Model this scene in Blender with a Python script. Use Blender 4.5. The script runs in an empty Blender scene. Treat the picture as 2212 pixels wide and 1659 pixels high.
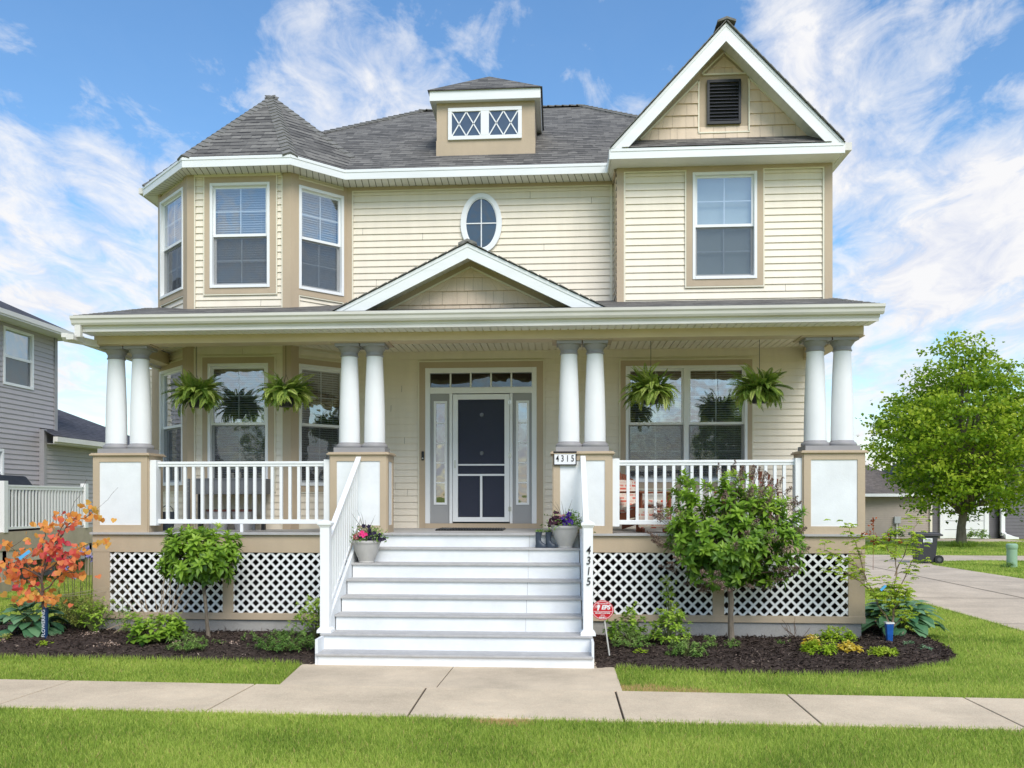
import bpy, math, random
import numpy as np
from mathutils import Vector, Matrix
from mathutils import noise as mnoise
random.seed(7); rng = np.random.default_rng(7)
R = math.radians
C = bpy.context.scene.collection
sc = bpy.context.scene

# ------------------------------------------------------------------ camera
EYE = 1.84
cd = bpy.data.cameras.new('camera'); cam = bpy.data.objects.new('camera', cd); C.objects.link(cam)
cam.location = (0, 0, EYE); cam.rotation_euler = (R(90), 0, R(4.0))
cd.sensor_fit = 'HORIZONTAL'; cd.sensor_width = 36.0; cd.lens = 1900/2212*36
cd.shift_x = (1106-1072)/2212; cd.shift_y = (1080-829.5)/2212
cd.clip_start = 0.05; cd.clip_end = 3000
sc.camera = cam

# ------------------------------------------------------------------ sky and sun
SUN_EL, SUN_AZ = 45, 158
w = bpy.data.worlds.new('World'); sc.world = w; w.use_nodes = True
nt = w.node_tree; nd = nt.nodes; lk = nt.links; nd.clear()
def N(t, **k):
    n = nd.new(t)
    for a, b in k.items(): setattr(n, a, b)
    return n
out = N('ShaderNodeOutputWorld')
sky = N('ShaderNodeTexSky', sky_type='NISHITA'); sky.sun_disc = False
sky.sun_elevation = R(SUN_EL); sky.sun_rotation = R(SUN_AZ); sky.altitude = 100; sky.air_density = 1.15; sky.dust_density = 0.6; sky.ozone_density = 2.5
SKY_S = 0.112
bg1 = N('ShaderNodeBackground'); bg1.inputs[1].default_value = SKY_S
hs = N('ShaderNodeHueSaturation'); hs.inputs['Saturation'].default_value = 1.22
lk.new(sky.outputs[0], hs.inputs['Color']); lk.new(hs.outputs[0], bg1.inputs[0])
bg2 = N('ShaderNodeBackground'); bg2.inputs[0].default_value = (0.96, 0.965, 1.0, 1); bg2.inputs[1].default_value = 0.55
mix = N('ShaderNodeMixShader')
tc = N('ShaderNodeTexCoord')
sep = N('ShaderNodeSeparateXYZ'); lk.new(tc.outputs['Generated'], sep.inputs[0])
def M(op, a, b=None, c=None):
    n = nd.new('ShaderNodeMath'); n.operation = op
    for i, x in enumerate((a, b, c)):
        if x is None: continue
        if isinstance(x, (int, float)): n.inputs[i].default_value = x
        else: lk.new(x, n.inputs[i])
    return n.outputs[0]
zz = M('ADD', M('MAXIMUM', sep.outputs[2], 0.0), 0.22)
px_ = M('DIVIDE', sep.outputs[0], zz); py_ = M('DIVIDE', sep.outputs[1], zz)
cmb = N('ShaderNodeCombineXYZ'); lk.new(px_, cmb.inputs[0]); lk.new(py_, cmb.inputs[1])
mp = N('ShaderNodeMapping'); mp.inputs['Rotation'].default_value = (0, 0, R(-38)); mp.inputs['Scale'].default_value = (1.5, 0.95, 1); mp.inputs['Location'].default_value = (0.35, 0.2, 0)
lk.new(cmb.outputs[0], mp.inputs[0])
n1 = N('ShaderNodeTexNoise'); n1.inputs['Scale'].default_value = 1.35; n1.inputs['Detail'].default_value = 12; n1.inputs['Roughness'].default_value = 0.63; n1.inputs['Distortion'].default_value = 0.35
lk.new(mp.outputs[0], n1.inputs[0])
n2 = N('ShaderNodeTexNoise'); n2.inputs['Scale'].default_value = 6.5; n2.inputs['Detail'].default_value = 10; n2.inputs['Roughness'].default_value = 0.62; n2.inputs['Distortion'].default_value = 0.6
lk.new(mp.outputs[0], n2.inputs[0])
f = M('ADD', M('MULTIPLY', n1.outputs[0], 0.66), M('MULTIPLY', n2.outputs[0], 0.34))
# banks of cloud that stand in set directions of the sky
def blob(dx, dy, dz, sharp, amp):
    l = math.sqrt(dx*dx+dy*dy+dz*dz)
    v = nd.new('ShaderNodeVectorMath'); v.operation = 'DOT_PRODUCT'
    lk.new(tc.outputs['Generated'], v.inputs[0]); v.inputs[1].default_value = (dx/l, dy/l, dz/l)
    return M('MULTIPLY', M('EXPONENT', M('MULTIPLY', M('SUBTRACT', v.outputs['Value'], 1.0), sharp)), amp)
def pxdir(u, v):
    a = (u-1072)/1900; b = (1080-v)/1900; c4, s4 = math.cos(R(4)), math.sin(R(4))
    return a*c4-s4, a*s4+c4, b
for (u, v, s, a) in ((110, 560, 70, .15), (330, 700, 200, .07), (740, 170, 130, .065), (900, 60, 200, .03), (2060, 590, 90, .12), (1900, 400, 250, .04), (1720, 170, 900, .13), (2150, 420, 300, .06), (1700, 20, 700, .07),
                     (180, 200, 50, -.10), (1330, 150, 110, -.07), (2190, 280, 300, -.05), (200, 850, 120, -.08), (2000, 820, 200, -.03)):
    f = M('ADD', f, blob(*pxdir(u, v), s, a))
f = M('ADD', f, M('MULTIPLY', M('EXPONENT', M('MULTIPLY', M('MAXIMUM', sep.outputs[2], 0.0), -14.0)), 0.10))
cr = N('ShaderNodeValToRGB'); lk.new(f, cr.inputs[0])
cr.color_ramp.elements[0].position = 0.475; cr.color_ramp.elements[0].color = (0.03, 0.03, 0.03, 1)
cr.color_ramp.elements[1].position = 0.635; cr.color_ramp.elements[1].color = (1, 1, 1, 1)
e = cr.color_ramp.elements.new(0.54); e.color = (0.5, 0.5, 0.5, 1)
cc = N('ShaderNodeValToRGB'); cc.color_ramp.elements[0].position = .35; cc.color_ramp.elements[0].color = (.74, .79, .93, 1); cc.color_ramp.elements[1].position = .58; cc.color_ramp.elements[1].color = (.98, .98, 1, 1); lk.new(n2.outputs[0], cc.inputs[0]); lk.new(cc.outputs[0], bg2.inputs[0])
lk.new(cr.outputs[0], mix.inputs[0]); lk.new(bg1.outputs[0], mix.inputs[1]); lk.new(bg2.outputs[0], mix.inputs[2]); lk.new(mix.outputs[0], out.inputs[0])

sl = bpy.data.lights.new('sun', 'SUN'); sl.energy = 1.75; sl.angle = R(36); sl.color = (1.0, 0.95, 0.87)
sun = bpy.data.objects.new('sun', sl); C.objects.link(sun)
az = R(SUN_AZ); el = R(SUN_EL)
sd = Vector((math.sin(az)*math.cos(el), math.cos(az)*math.cos(el), math.sin(el)))
sun.rotation_euler = sd.to_track_quat('Z', 'Y').to_euler(); sun.location = sd*30
sc.view_settings.view_transform = 'Standard'; sc.view_settings.look = 'None'; sc.view_settings.exposure = 0.82; sc.view_settings.gamma = 1.0; sc.view_settings.use_curve_mapping = False

# ------------------------------------------------------------------ helpers
class MB:
    def __init__(s): s.v = []; s.f = []; s.uv = {}
    def quad(s, *p, uv=None):
        i = len(s.v); s.v += [tuple(q) for q in p]; s.f.append(tuple(range(i, i+len(p))))
        if uv: s.uv[len(s.f)-1] = uv
        return s
    def box(s, x0, x1, y0, y1, z0, z1):
        if x0 > x1: x0, x1 = x1, x0
        if y0 > y1: y0, y1 = y1, y0
        if z0 > z1: z0, z1 = z1, z0
        return s.hexa([(x0,y0,z0),(x1,y0,z0),(x1,y1,z0),(x0,y1,z0),(x0,y0,z1),(x1,y0,z1),(x1,y1,z1),(x0,y1,z1)])
    def hexa(s, p):
        i = len(s.v); s.v += [tuple(q) for q in p]
        for f in ((3,2,1,0),(4,5,6,7),(0,1,5,4),(1,2,6,5),(2,3,7,6),(3,0,4,7)): s.f.append(tuple(i+k for k in f))
        return s
    def fbox(s, fr, s0, s1, n0, n1, z0, z1):
        return s.hexa([fr(s0,n1,z0), fr(s1,n1,z0), fr(s1,n0,z0), fr(s0,n0,z0), fr(s0,n1,z1), fr(s1,n1,z1), fr(s1,n0,z1), fr(s0,n0,z1)])
    def prism(s, poly, ext):          # poly: list of 3D points, ext: vector
        n = len(poly); i = len(s.v); e = Vector(ext)
        s.v += [tuple(p) for p in poly] + [tuple(Vector(p)+e) for p in poly]
        s.f.append(tuple(i+k for k in range(n))); s.f.append(tuple(i+n+k for k in reversed(range(n))))
        for k in range(n):
            j = (k+1) % n; s.f.append((i+k, i+n+k, i+n+j, i+j))
        return s
    def tube(s, path, rad, n=7, cap=True):
        path = [Vector(p) for p in path]; m = len(path)
        if isinstance(rad, (int, float)): rad = [rad]*m
        i = len(s.v); ref = Vector((0.31, 0.2, 0.93)).normalized()
        for k, p in enumerate(path):
            t = (path[min(k+1, m-1)] - path[max(k-1, 0)])
            t = t.normalized() if t.length > 1e-9 else Vector((0, 0, 1))
            a = t.cross(ref)
            if a.length < 0.15: a = t.cross(Vector((1, 0, 0)))
            a.normalize(); b = t.cross(a)
            for q in range(n):
                an = 2*math.pi*q/n; s.v.append(tuple(p + (a*math.cos(an)+b*math.sin(an))*rad[k]))
        for k in range(m-1):
            for q in range(n):
                r = (q+1) % n; s.f.append((i+k*n+q, i+(k+1)*n+q, i+(k+1)*n+r, i+k*n+r))
        if cap:
            s.f.append(tuple(i+q for q in range(n))); s.f.append(tuple(i+(m-1)*n+q for q in reversed(range(n))))
        return s
    def lathe(s, cx, cy, prof, n=28, cap=True):
        i = len(s.v); m = len(prof)
        for r, z in prof:
            for q in range(n):
                a = 2*math.pi*q/n; s.v.append((cx+r*math.cos(a), cy+r*math.sin(a), z))
        for k in range(m-1):
            for q in range(n):
                r_ = (q+1) % n; s.f.append((i+k*n+q, i+k*n+r_, i+(k+1)*n+r_, i+(k+1)*n+q))
        if cap:
            s.f.append(tuple(i+q for q in reversed(range(n)))); s.f.append(tuple(i+(m-1)*n+q for q in range(n)))
        return s
    def build(s, name, m, parent=None, smooth=False, root=None, bevel=0):
        me = bpy.data.meshes.new(name)
        o = bpy.data.objects.new(name, me); C.objects.link(o)
        off = Vector((0, 0, 0))
        if parent is not None:
            r = parent
            while r is not None: off = off + r.location; r = r.parent
            o.parent = parent
        me.from_pydata([tuple(Vector(v)-off) for v in s.v], [], s.f)
        if s.uv:
            ul = me.uv_layers.new(name='UVMap')
            for fi, uvs in s.uv.items():
                p = me.polygons[fi]
                for k, li in enumerate(p.loop_indices): ul.data[li].uv = uvs[k]
        if m is not None: me.materials.append(m)
        if smooth:
            me.polygons.foreach_set('use_smooth', [True]*len(me.polygons))
            try: me.set_sharp_from_angle(angle=R(38))
            except Exception: pass
        me.update()
        if bevel:
            b = o.modifiers.new('bevel', 'BEVEL'); b.width = bevel; b.segments = 2; b.limit_method = 'ANGLE'; b.angle_limit = R(40)
        return o
def tag(o, label=None, cat=None, group=None, kind=None):
    if label: o['label'] = label
    if cat: o['category'] = cat
    if group: o['group'] = group
    if kind: o['kind'] = kind
    return o
def empty(name, loc, label, cat, group=None, rz=0):
    o = bpy.data.objects.new(name, None); C.objects.link(o); o.location = loc; o.rotation_euler = (0, 0, rz); o.empty_display_size = .2
    return tag(o, label, cat, group)
def copy_tree(o, parent=None):
    c = o.copy(); C.objects.link(c); c.parent = parent
    for ch in list(o.children): copy_tree(ch, c)
    return c
def frame(p0, p1):
    d = Vector((p1[0]-p0[0], p1[1]-p0[1], 0)).normalized(); n = Vector((d.y, -d.x, 0)); o = Vector((p0[0], p0[1], 0))
    return lambda s, k, z: tuple(o + d*s + n*k + Vector((0, 0, z)))
def np_mesh(name, V, faces, m, parent=None, tint=None, smooth=False):
    """V (n,3); faces: list of int arrays (m,k)"""
    me = bpy.data.meshes.new(name); o = bpy.data.objects.new(name, me); C.objects.link(o)
    off = Vector((0, 0, 0))
    if parent is not None:
        r = parent
        while r is not None: off = off + r.location; r = r.parent
        o.parent = parent
    V = np.asarray(V, dtype=np.float32) - np.array(off, dtype=np.float32)
    me.vertices.add(len(V)); me.vertices.foreach_set('co', V.ravel())
    idx = np.concatenate([f.ravel() for f in faces]); tot = np.concatenate([np.full(len(f), f.shape[1]) for f in faces])
    me.loops.add(len(idx)); me.loops.foreach_set('vertex_index', idx.astype(np.int32))
    me.polygons.add(len(tot)); st = np.concatenate([[0], np.cumsum(tot)[:-1]])
    me.polygons.foreach_set('loop_start', st.astype(np.int32)); me.polygons.foreach_set('loop_total', tot.astype(np.int32))
    if smooth: me.polygons.foreach_set('use_smooth', np.ones(len(tot), dtype=bool))
    me.update(calc_edges=True)
    if tint is not None:
        a = me.attributes.new('tint', 'FLOAT', 'POINT'); a.data.foreach_set('value', np.asarray(tint, dtype=np.float32))
    me.materials.append(m)
    return o
T4 = (np.array([(0,0,0),(-.5,.42,.10),(0,1,-.08),(.5,.42,.10)]), [np.array([(0,2,1),(0,3,2)])])
T8 = (np.array([(0,0,0),(-.40,.22,.07),(0,.28,0),(.40,.22,.07),(-.42,.6,.05),(0,.66,-.03),(.42,.6,.05),(0,1,-.18)]),
      [np.array([(0,2,1),(0,3,2),(4,5,7),(5,6,7)]), np.array([(1,2,5,4),(2,3,6,5)])])
THEART = (np.array([(0,0,0),(-.34,-.12,.06),(-.54,.16,.09),(-.46,.52,.04),(0,1,-.16),(.46,.52,.04),(.54,.16,.09),(.34,-.12,.06),(0,.45,-.02)]), [np.array([(0,8,1),(1,8,2),(2,8,3),(3,8,4),(4,8,5),(5,8,6),(6,8,7),(7,8,0)])])
THOSTA = (np.array([(0,0,0),(-.34,.12,.10),(0,.15,.04),(.34,.12,.10),(-.5,.40,.12),(0,.42,.06),(.5,.40,.12),(-.36,.75,-.02),(0,.76,-.02),(.36,.75,-.02),(0,1.02,-.24)]),
      [np.array([(0,2,1),(0,3,2),(7,8,10),(8,9,10)]), np.array([(1,2,5,4),(2,3,6,5),(4,5,8,7),(5,6,9,8)])])
TBLADE = (np.array([(-.5,0,0),(.5,0,0),(.32,.55,.08),(-.32,.55,.08),(0,1,.3)]), [np.array([(0,1,2,3)]), np.array([(3,2,4)])])
def unit(a): return a/np.maximum(np.linalg.norm(a, axis=1, keepdims=True), 1e-9)
class Leaves:
    """collects leaf-sized faces: positions, directions, normals, length, width, tint"""
    def __init__(s, T): s.T = T; s.a = []
    def add(s, P, D, Nn, L, W, t):
        n = len(P); s.a.append((np.asarray(P, float), unit(np.asarray(D, float)), np.asarray(Nn, float), np.broadcast_to(L, n).astype(float), np.broadcast_to(W, n).astype(float), np.broadcast_to(t, n).astype(float)))
    def build(s, name, m, parent=None, smooth=False):
        P, D, Nn, L, W, t = [np.concatenate([x[i] for x in s.a]) for i in range(6)]
        S = unit(np.cross(D, Nn)); Nn = np.cross(S, D)
        tv, tf = s.T; k = len(tv)
        V = P[:, None, :] + S[:, None, :]*(tv[None, :, 0:1]*W[:, None, None]) + D[:, None, :]*(tv[None, :, 1:2]*L[:, None, None]) + Nn[:, None, :]*(tv[None, :, 2:3]*L[:, None, None])
        base = (np.arange(len(P))*k)[:, None, None]
        F = [(f[None]+base).reshape(-1, f.shape[1]) for f in tf]
        return np_mesh(name, V.reshape(-1, 3), F, m, parent, np.repeat(t, k), smooth)
def rdir(n):
    return unit(rng.normal(size=(n, 3)))

# ------------------------------------------------------------------ materials
def newmat(name):
    m = bpy.data.materials.new(name); m.use_nodes = True
    return m, m.node_tree.nodes, m.node_tree.links, m.node_tree.nodes['Principled BSDF']
def mat(name, col, rough=0.6, var=0.06, vscale=3.0, bump=0.0, bscale=60.0, spec=0.4, metal=0.0, streak=0.0, col2=None):
    m, n, l, b = newmat(name)
    b.inputs['Roughness'].default_value = rough; b.inputs['Specular IOR Level'].default_value = spec; b.inputs['Metallic'].default_value = metal
    t = n.new('ShaderNodeTexCoord'); ns = n.new('ShaderNodeTexNoise'); ns.inputs['Scale'].default_value = vscale; ns.inputs['Detail'].default_value = 6; ns.inputs['Roughness'].default_value = .65
    l.new(t.outputs['Object'], ns.inputs['Vector'])
    if streak:
        mp = n.new('ShaderNodeMapping'); mp.inputs['Scale'].default_value = (1, 1, streak); l.new(t.outputs['Object'], mp.inputs[0]); l.new(mp.outputs[0], ns.inputs['Vector'])
    rp = n.new('ShaderNodeValToRGB'); rp.color_ramp.elements[0].position = .3; rp.color_ramp.elements[1].position = .7
    c2 = col2 if col2 else tuple(c*(1-2*var) for c in col); c1 = tuple(min(1, c*(1+var)) for c in col) if not col2 else col
    rp.color_ramp.elements[0].color = (*c2, 1); rp.color_ramp.elements[1].color = (*c1, 1)
    l.new(ns.outputs[0], rp.inputs[0]); l.new(rp.outputs[0], b.inputs['Base Color'])
    if bump:
        n3 = n.new('ShaderNodeTexNoise'); n3.inputs['Scale'].default_value = bscale; n3.inputs['Detail'].default_value = 4; l.new(t.outputs['Object'], n3.inputs['Vector'])
        bp = n.new('ShaderNodeBump'); bp.inputs['Strength'].default_value = bump; bp.inputs['Distance'].default_value = .01; l.new(n3.outputs[0], bp.inputs['Height']); l.new(bp.outputs[0], b.inputs['Normal'])
    return m
def leafmat(name, cols, trans=.35, rough=.45, attr='tint', spec=.35):
    m, n, l, b = newmat(name)
    at = n.new('ShaderNodeAttribute'); at.attribute_name = attr
    rp = n.new('ShaderNodeValToRGB'); els = rp.color_ramp.elements
    els[0].position = 0; els[0].color = (*cols[0], 1); els[1].position = 1; els[1].color = (*cols[-1], 1)
    for i, c in enumerate(cols[1:-1]):
        e = els.new((i+1)/(len(cols)-1)); e.color = (*c, 1)
    l.new(at.outputs['Fac'], rp.inputs[0]); l.new(rp.outputs[0], b.inputs['Base Color'])
    b.inputs['Roughness'].default_value = rough; b.inputs['Specular IOR Level'].default_value = spec
    tr = n.new('ShaderNodeBsdfTranslucent'); l.new(rp.outputs[0], tr.inputs[0])
    mx = n.new('ShaderNodeMixShader'); mx.inputs[0].default_value = trans
    o = n['Material Output']; l.new(b.outputs[0], mx.inputs[1]); l.new(tr.outputs[0], mx.inputs[2]); l.new(mx.outputs[0], o.inputs[0])
    return m
CREAM = (.83, .75, .615); TAN = (.505, .400, .280)
MT = {}
MT['cream'] = mat('cream_vinyl', CREAM, .45, .035, 5, .05, 150, streak=.12)
MT['creamtrim'] = mat('cream_trim', (.80, .75, .60), .45, .02)
MT['tan'] = mat('tan_painted_wood', TAN, .6, .05, 2.5, .25, 40, streak=.3)
MT['tanlight'] = mat('light_tan_aluminium', (.60, .53, .40), .45, .05, 1.5, streak=3)
MT['white'] = mat('white_vinyl', (.84, .85, .85), .35, .015, 2)
MT['whitepaint'] = mat('white_painted_panel', (.80, .82, .83), .5, .05, 2.2, .15, 60)
MT['whitefascia'] = mat('white_fascia', (.80, .82, .82), .4, .035, 1.3, streak=6)
MT['soffit'] = mat('white_soffit', (.80, .80, .76), .5, .03)
MT['gutter'] = mat('gutter_aluminium', (.72, .70, .65), .38, .06, .9, streak=4)
MT['column'] = mat('column_white', (.80, .81, .82), .45, .02)
MT['greytrim'] = mat('grey_painted', (.31, .30, .305), .5, .05)
MT['tread'] = mat('grey_deck_board', (.45, .44, .43), .6, .07, 9, .2, 90)
MT['concrete'] = None
MT['black'] = mat('black_plastic', (.02, .021, .023), .45, .1)
MT['interior'] = mat('interior', (.10, .095, .09), .8, .1)
MT['navy'] = mat('navy_door', (.055, .06, .085), .4, .05)
MT['metal'] = mat('brushed_metal', (.55, .54, .5), .3, .05, metal=.9)
MT['blind'] = mat('blind_white', (.62, .64, .66), .5, .02)
MT['shadecloth'] = mat('roller_shade', (.58, .63, .58), .6, .03)

def glassmat(name, refl, tintc, wob=.02):
    m, n, l, b = newmat(name); o = n['Material Output']; n.remove(b)
    tr = n.new('ShaderNodeBsdfTransparent'); tr.inputs[0].default_value = (*tintc, 1)
    g = n.new('ShaderNodeBsdfGlossy'); g.inputs['Roughness'].default_value = .02; g.inputs[0].default_value = (.93, .96, 1, 1)
    lw = n.new('ShaderNodeLayerWeight'); lw.inputs[0].default_value = .25
    mm = n.new('ShaderNodeMath'); mm.operation = 'MULTIPLY_ADD'; mm.inputs[1].default_value = .6; mm.inputs[2].default_value = refl; mm.use_clamp = True
    l.new(lw.outputs['Facing'], mm.inputs[0])
    t = n.new('ShaderNodeTexCoord'); ns = n.new('ShaderNodeTexNoise'); ns.inputs['Scale'].default_value = 2.2; l.new(t.outputs['Object'], ns.inputs['Vector'])
    bp = n.new('ShaderNodeBump'); bp.inputs['Strength'].default_value = .35; bp.inputs['Distance'].default_value = wob; l.new(ns.outputs[0], bp.inputs['Height']); l.new(bp.outputs[0], g.inputs['Normal'])
    mx = n.new('ShaderNodeMixShader'); l.new(mm.outputs[0], mx.inputs[0]); l.new(tr.outputs[0], mx.inputs[1]); l.new(g.outputs[0], mx.inputs[2]); l.new(mx.outputs[0], o.inputs[0])
    return m
MT['glass'] = glassmat('window_glass', .30, (.72, .77, .80))
MT['glasshi'] = glassmat('window_glass_upper', .20, (.75, .80, .83))
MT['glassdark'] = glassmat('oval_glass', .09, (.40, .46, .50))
def screenmat(name, col, op):
    m, n, l, b = newmat(name); b.inputs['Base Color'].default_value = (*col, 1); b.inputs['Roughness'].default_value = .7
    tr = n.new('ShaderNodeBsdfTransparent'); mx = n.new('ShaderNodeMixShader'); mx.inputs[0].default_value = op; o = n['Material Output']
    t = n.new('ShaderNodeTexCoord'); ns = n.new('ShaderNodeTexNoise'); ns.inputs['Scale'].default_value = 120; ns.inputs['Detail'].default_value = 2; l.new(t.outputs['Object'], ns.inputs['Vector'])
    mm = n.new('ShaderNodeMath'); mm.operation = 'MULTIPLY_ADD'; mm.inputs[1].default_value = .35; mm.inputs[2].default_value = op-.17; l.new(ns.outputs[0], mm.inputs[0]); l.new(mm.outputs[0], mx.inputs[0])
    l.new(tr.outputs[0], mx.inputs[1]); l.new(b.outputs[0], mx.inputs[2]); l.new(mx.outputs[0], o.inputs[0]); return m
MT['screen'] = screenmat('insect_screen', (.06, .065, .07), .45)
MT['doorscreen'] = screenmat('door_screen', (.035, .042, .075), .62)

def shingle(name, c1, c2, joint_shadow, uvscale=1.0):
    m, n, l, b = newmat(name); b.inputs['Roughness'].default_value = .9; b.inputs['Specular IOR Level'].default_value = .2
    uv = n.new('ShaderNodeUVMap'); uv.uv_map = 'UVMap'
    br = n.new('ShaderNodeTexBrick'); l.new(uv.outputs[0], br.inputs['Vector'])
    br.inputs['Scale'].default_value = 1; br.inputs['Brick Width'].default_value = .26; br.inputs['Row Height'].default_value = .14; br.inputs['Mortar Size'].default_value = .0025; br.inputs['Mortar Smooth'].default_value = .3
    br.offset = .37; br.offset_frequency = 2; br.squash = .6; br.squash_frequency = 3; br.inputs['Bias'].default_value = 0
    br.inputs['Color1'].default_value = (*c1, 1); br.inputs['Color2'].default_value = (*c2, 1); br.inputs['Mortar'].default_value = (*[(a+q)/2 for a, q in zip(joint_shadow, c2)], 1)
    ns = n.new('ShaderNodeTexNoise'); ns.inputs['Scale'].default_value = 7; ns.inputs['Detail'].default_value = 9; ns.inputs['Roughness'].default_value = .8; l.new(uv.outputs[0], ns.inputs['Vector'])
    mx = n.new('ShaderNodeMixRGB'); mx.blend_type = 'OVERLAY'; mx.inputs[0].default_value = .6; l.new(br.outputs[0], mx.inputs[1]); l.new(ns.outputs[0], mx.inputs[2])
    sx = n.new('ShaderNodeSeparateXYZ'); l.new(uv.outputs[0], sx.inputs[0])
    def mth(op, a, q):
        k = n.new('ShaderNodeMath'); k.operation = op
        for i_, x in enumerate((a, q)):
            if isinstance(x, (int, float)): k.inputs[i_].default_value = x
            elif x is not None: l.new(x, k.inputs[i_])
        return k.outputs[0]
    row = mth('DIVIDE', sx.outputs[1], .14); fr = mth('FRACT', row, None)
    # shadow line painted under each course, its width changing from tab to tab
    mp = n.new('ShaderNodeMapping'); mp.inputs['Scale'].default_value = (6.0, 7.143, 1); l.new(uv.outputs[0], mp.inputs[0]); vo = n.new('ShaderNodeTexVoronoi'); vo.inputs['Scale'].default_value = 1; l.new(mp.outputs[0], vo.inputs['Vector'])
    sp = n.new('ShaderNodeSeparateXYZ'); l.new(vo.outputs['Color'], sp.inputs[0])
    wd = mth('ADD', mth('MULTIPLY', sp.outputs[0], .30), .05)
    butt_shadow = mth('GREATER_THAN', fr, mth('SUBTRACT', 1.0, wd))
    mz = n.new('ShaderNodeMixRGB'); mz.inputs[2].default_value = (*joint_shadow, 1); l.new(butt_shadow, mz.inputs[0]); l.new(mx.outputs[0], mz.inputs[1]); l.new(mz.outputs[0], b.inputs['Base Color'])
    iv = mth('SUBTRACT', 1.0, fr)
    bp = n.new('ShaderNodeBump'); bp.inputs['Strength'].default_value = .7; bp.inputs['Distance'].default_value = .012; l.new(iv, bp.inputs['Height']); l.new(bp.outputs[0], b.inputs['Normal'])
    return m
MT['shingle'] = shingle('grey_shingles', (.215, .205, .185), (.115, .11, .102), (.033, .032, .032))
MT['shingle_dark'] = shingle('charcoal_shingles', (.10, .10, .115), (.07, .07, .082), (.03, .03, .035))
MT['cap'] = mat('shingle_caps', (.20, .195, .18), .9, .2, 9, .4, 90)

def concretemat(name, col, sp=1.0):
    m, n, l, b = newmat(name); b.inputs['Roughness'].default_value = .85; b.inputs['Specular IOR Level'].default_value = .25
    t = n.new('ShaderNodeTexCoord')
    a = n.new('ShaderNodeTexNoise'); a.inputs['Scale'].default_value = .9; a.inputs['Detail'].default_value = 9; a.inputs['Roughness'].default_value = .7; l.new(t.outputs['Object'], a.inputs['Vector'])
    ra = n.new('ShaderNodeValToRGB'); ra.color_ramp.elements[0].position = .33; ra.color_ramp.elements[1].position = .66
    ra.color_ramp.elements[0].color = (*[c*.74 for c in col], 1); ra.color_ramp.elements[1].color = (*[c*1.06 for c in col], 1); l.new(a.outputs[0], ra.inputs[0])
    s = n.new('ShaderNodeTexNoise'); s.inputs['Scale'].default_value = 130*sp; s.inputs['Detail'].default_value = 3; l.new(t.outputs['Object'], s.inputs['Vector'])
    mx = n.new('ShaderNodeMixRGB'); mx.blend_type = 'OVERLAY'; mx.inputs[0].default_value = .5; l.new(ra.outputs[0], mx.inputs[1]); l.new(s.outputs[0], mx.inputs[2]); l.new(mx.outputs[0], b.inputs['Base Color'])
    bp = n.new('ShaderNodeBump'); bp.inputs['Strength'].default_value = .25; bp.inputs['Distance'].default_value = .004; l.new(s.outputs[0], bp.inputs['Height']); l.new(bp.outputs[0], b.inputs['Normal'])
    return m
MT['walk'] = concretemat('sidewalk_concrete', (.70, .57, .405))
MT['walk2'] = concretemat('entry_concrete', (.66, .54, .39))
MT['drive'] = concretemat('drive_concrete', (.59, .49, .375), .5)
MT['found'] = concretemat('foundation_concrete', (.40, .385, .36))

# ------------------------------------------------------------------ ground
def lawnmat():
    m, n, l, b = newmat('lawn_ground'); b.inputs['Roughness'].default_value = .95; b.inputs['Specular IOR Level'].default_value = .1
    t = n.new('ShaderNodeTexCoord'); a = n.new('ShaderNodeTexNoise'); a.inputs['Scale'].default_value = .8; a.inputs['Detail'].default_value = 10; a.inputs['Roughness'].default_value = .7; l.new(t.outputs['Object'], a.inputs['Vector'])
    r = n.new('ShaderNodeValToRGB'); r.color_ramp.elements[0].position = .3; r.color_ramp.elements[1].position = .7; r.color_ramp.elements[0].color = (.24, .29, .05, 1); r.color_ramp.elements[1].color = (.38, .43, .09, 1)
    l.new(a.outputs[0], r.inputs[0]); l.new(r.outputs[0], b.inputs['Base Color'])
    s = n.new('ShaderNodeTexNoise'); s.inputs['Scale'].default_value = 40; s.inputs['Detail'].default_value = 6; l.new(t.outputs['Object'], s.inputs['Vector'])
    bp = n.new('ShaderNodeBump'); bp.inputs['Strength'].default_value = .9; bp.inputs['Distance'].default_value = .05; l.new(s.outputs[0], bp.inputs['Height']); l.new(bp.outputs[0], b.inputs['Normal'])
    return m
g = MB(); g.quad((-900, -900, -.012), (900, -900, -.012), (900, 900, -.012), (-900, 900, -.012))
tag(g.build('ground', lawnmat()), kind='structure')

MT['soil'] = mat('joint_soil', (.06, .045, .032), .95, .2, 20)
def swY(x, back): return (8.50 if back else 7.36) - .0185*x
# pavement slabs with real joints
sw = MB(); jx = [(-1.35, -1.30), (.28, .33), (1.86, 2.02), (3.35, 3.72), (4.95, 5.4), (6.5, 7.0), (8.05, 8.6)]
xs = [(-14.6, -15.2), (-13.0, -13.5), (-11.4, -11.8), (-9.8, -10.1), (-8.2, -8.4), (-6.6, -6.75), (-4.92, -5.0), (-3.0, -3.05), (-1.28, -1.27), (.55, .55), (2.15, 2.15), (3.75, 3.75), (5.35, 5.4), (6.95, 7.0), (8.55, 8.6), (10.2, 10.2), (11.8, 11.8)]
for (a, a2), (b, b2) in zip(xs[:-1], xs[1:]):
    gp = .009
    sw.hexa([(a2+gp, swY(a2, 0), -.06), (b2-gp, swY(b2, 0), -.06), (b-gp, swY(b, 1), -.06), (a+gp, swY(a, 1), -.06), (a2+gp, swY(a2, 0), .012), (b2-gp, swY(b2, 0), .012), (b-gp, swY(b, 1), .012), (a+gp, swY(a, 1), .012)])
tag(sw.build('sidewalk', MT['walk'], bevel=.006), kind='structure')
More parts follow.
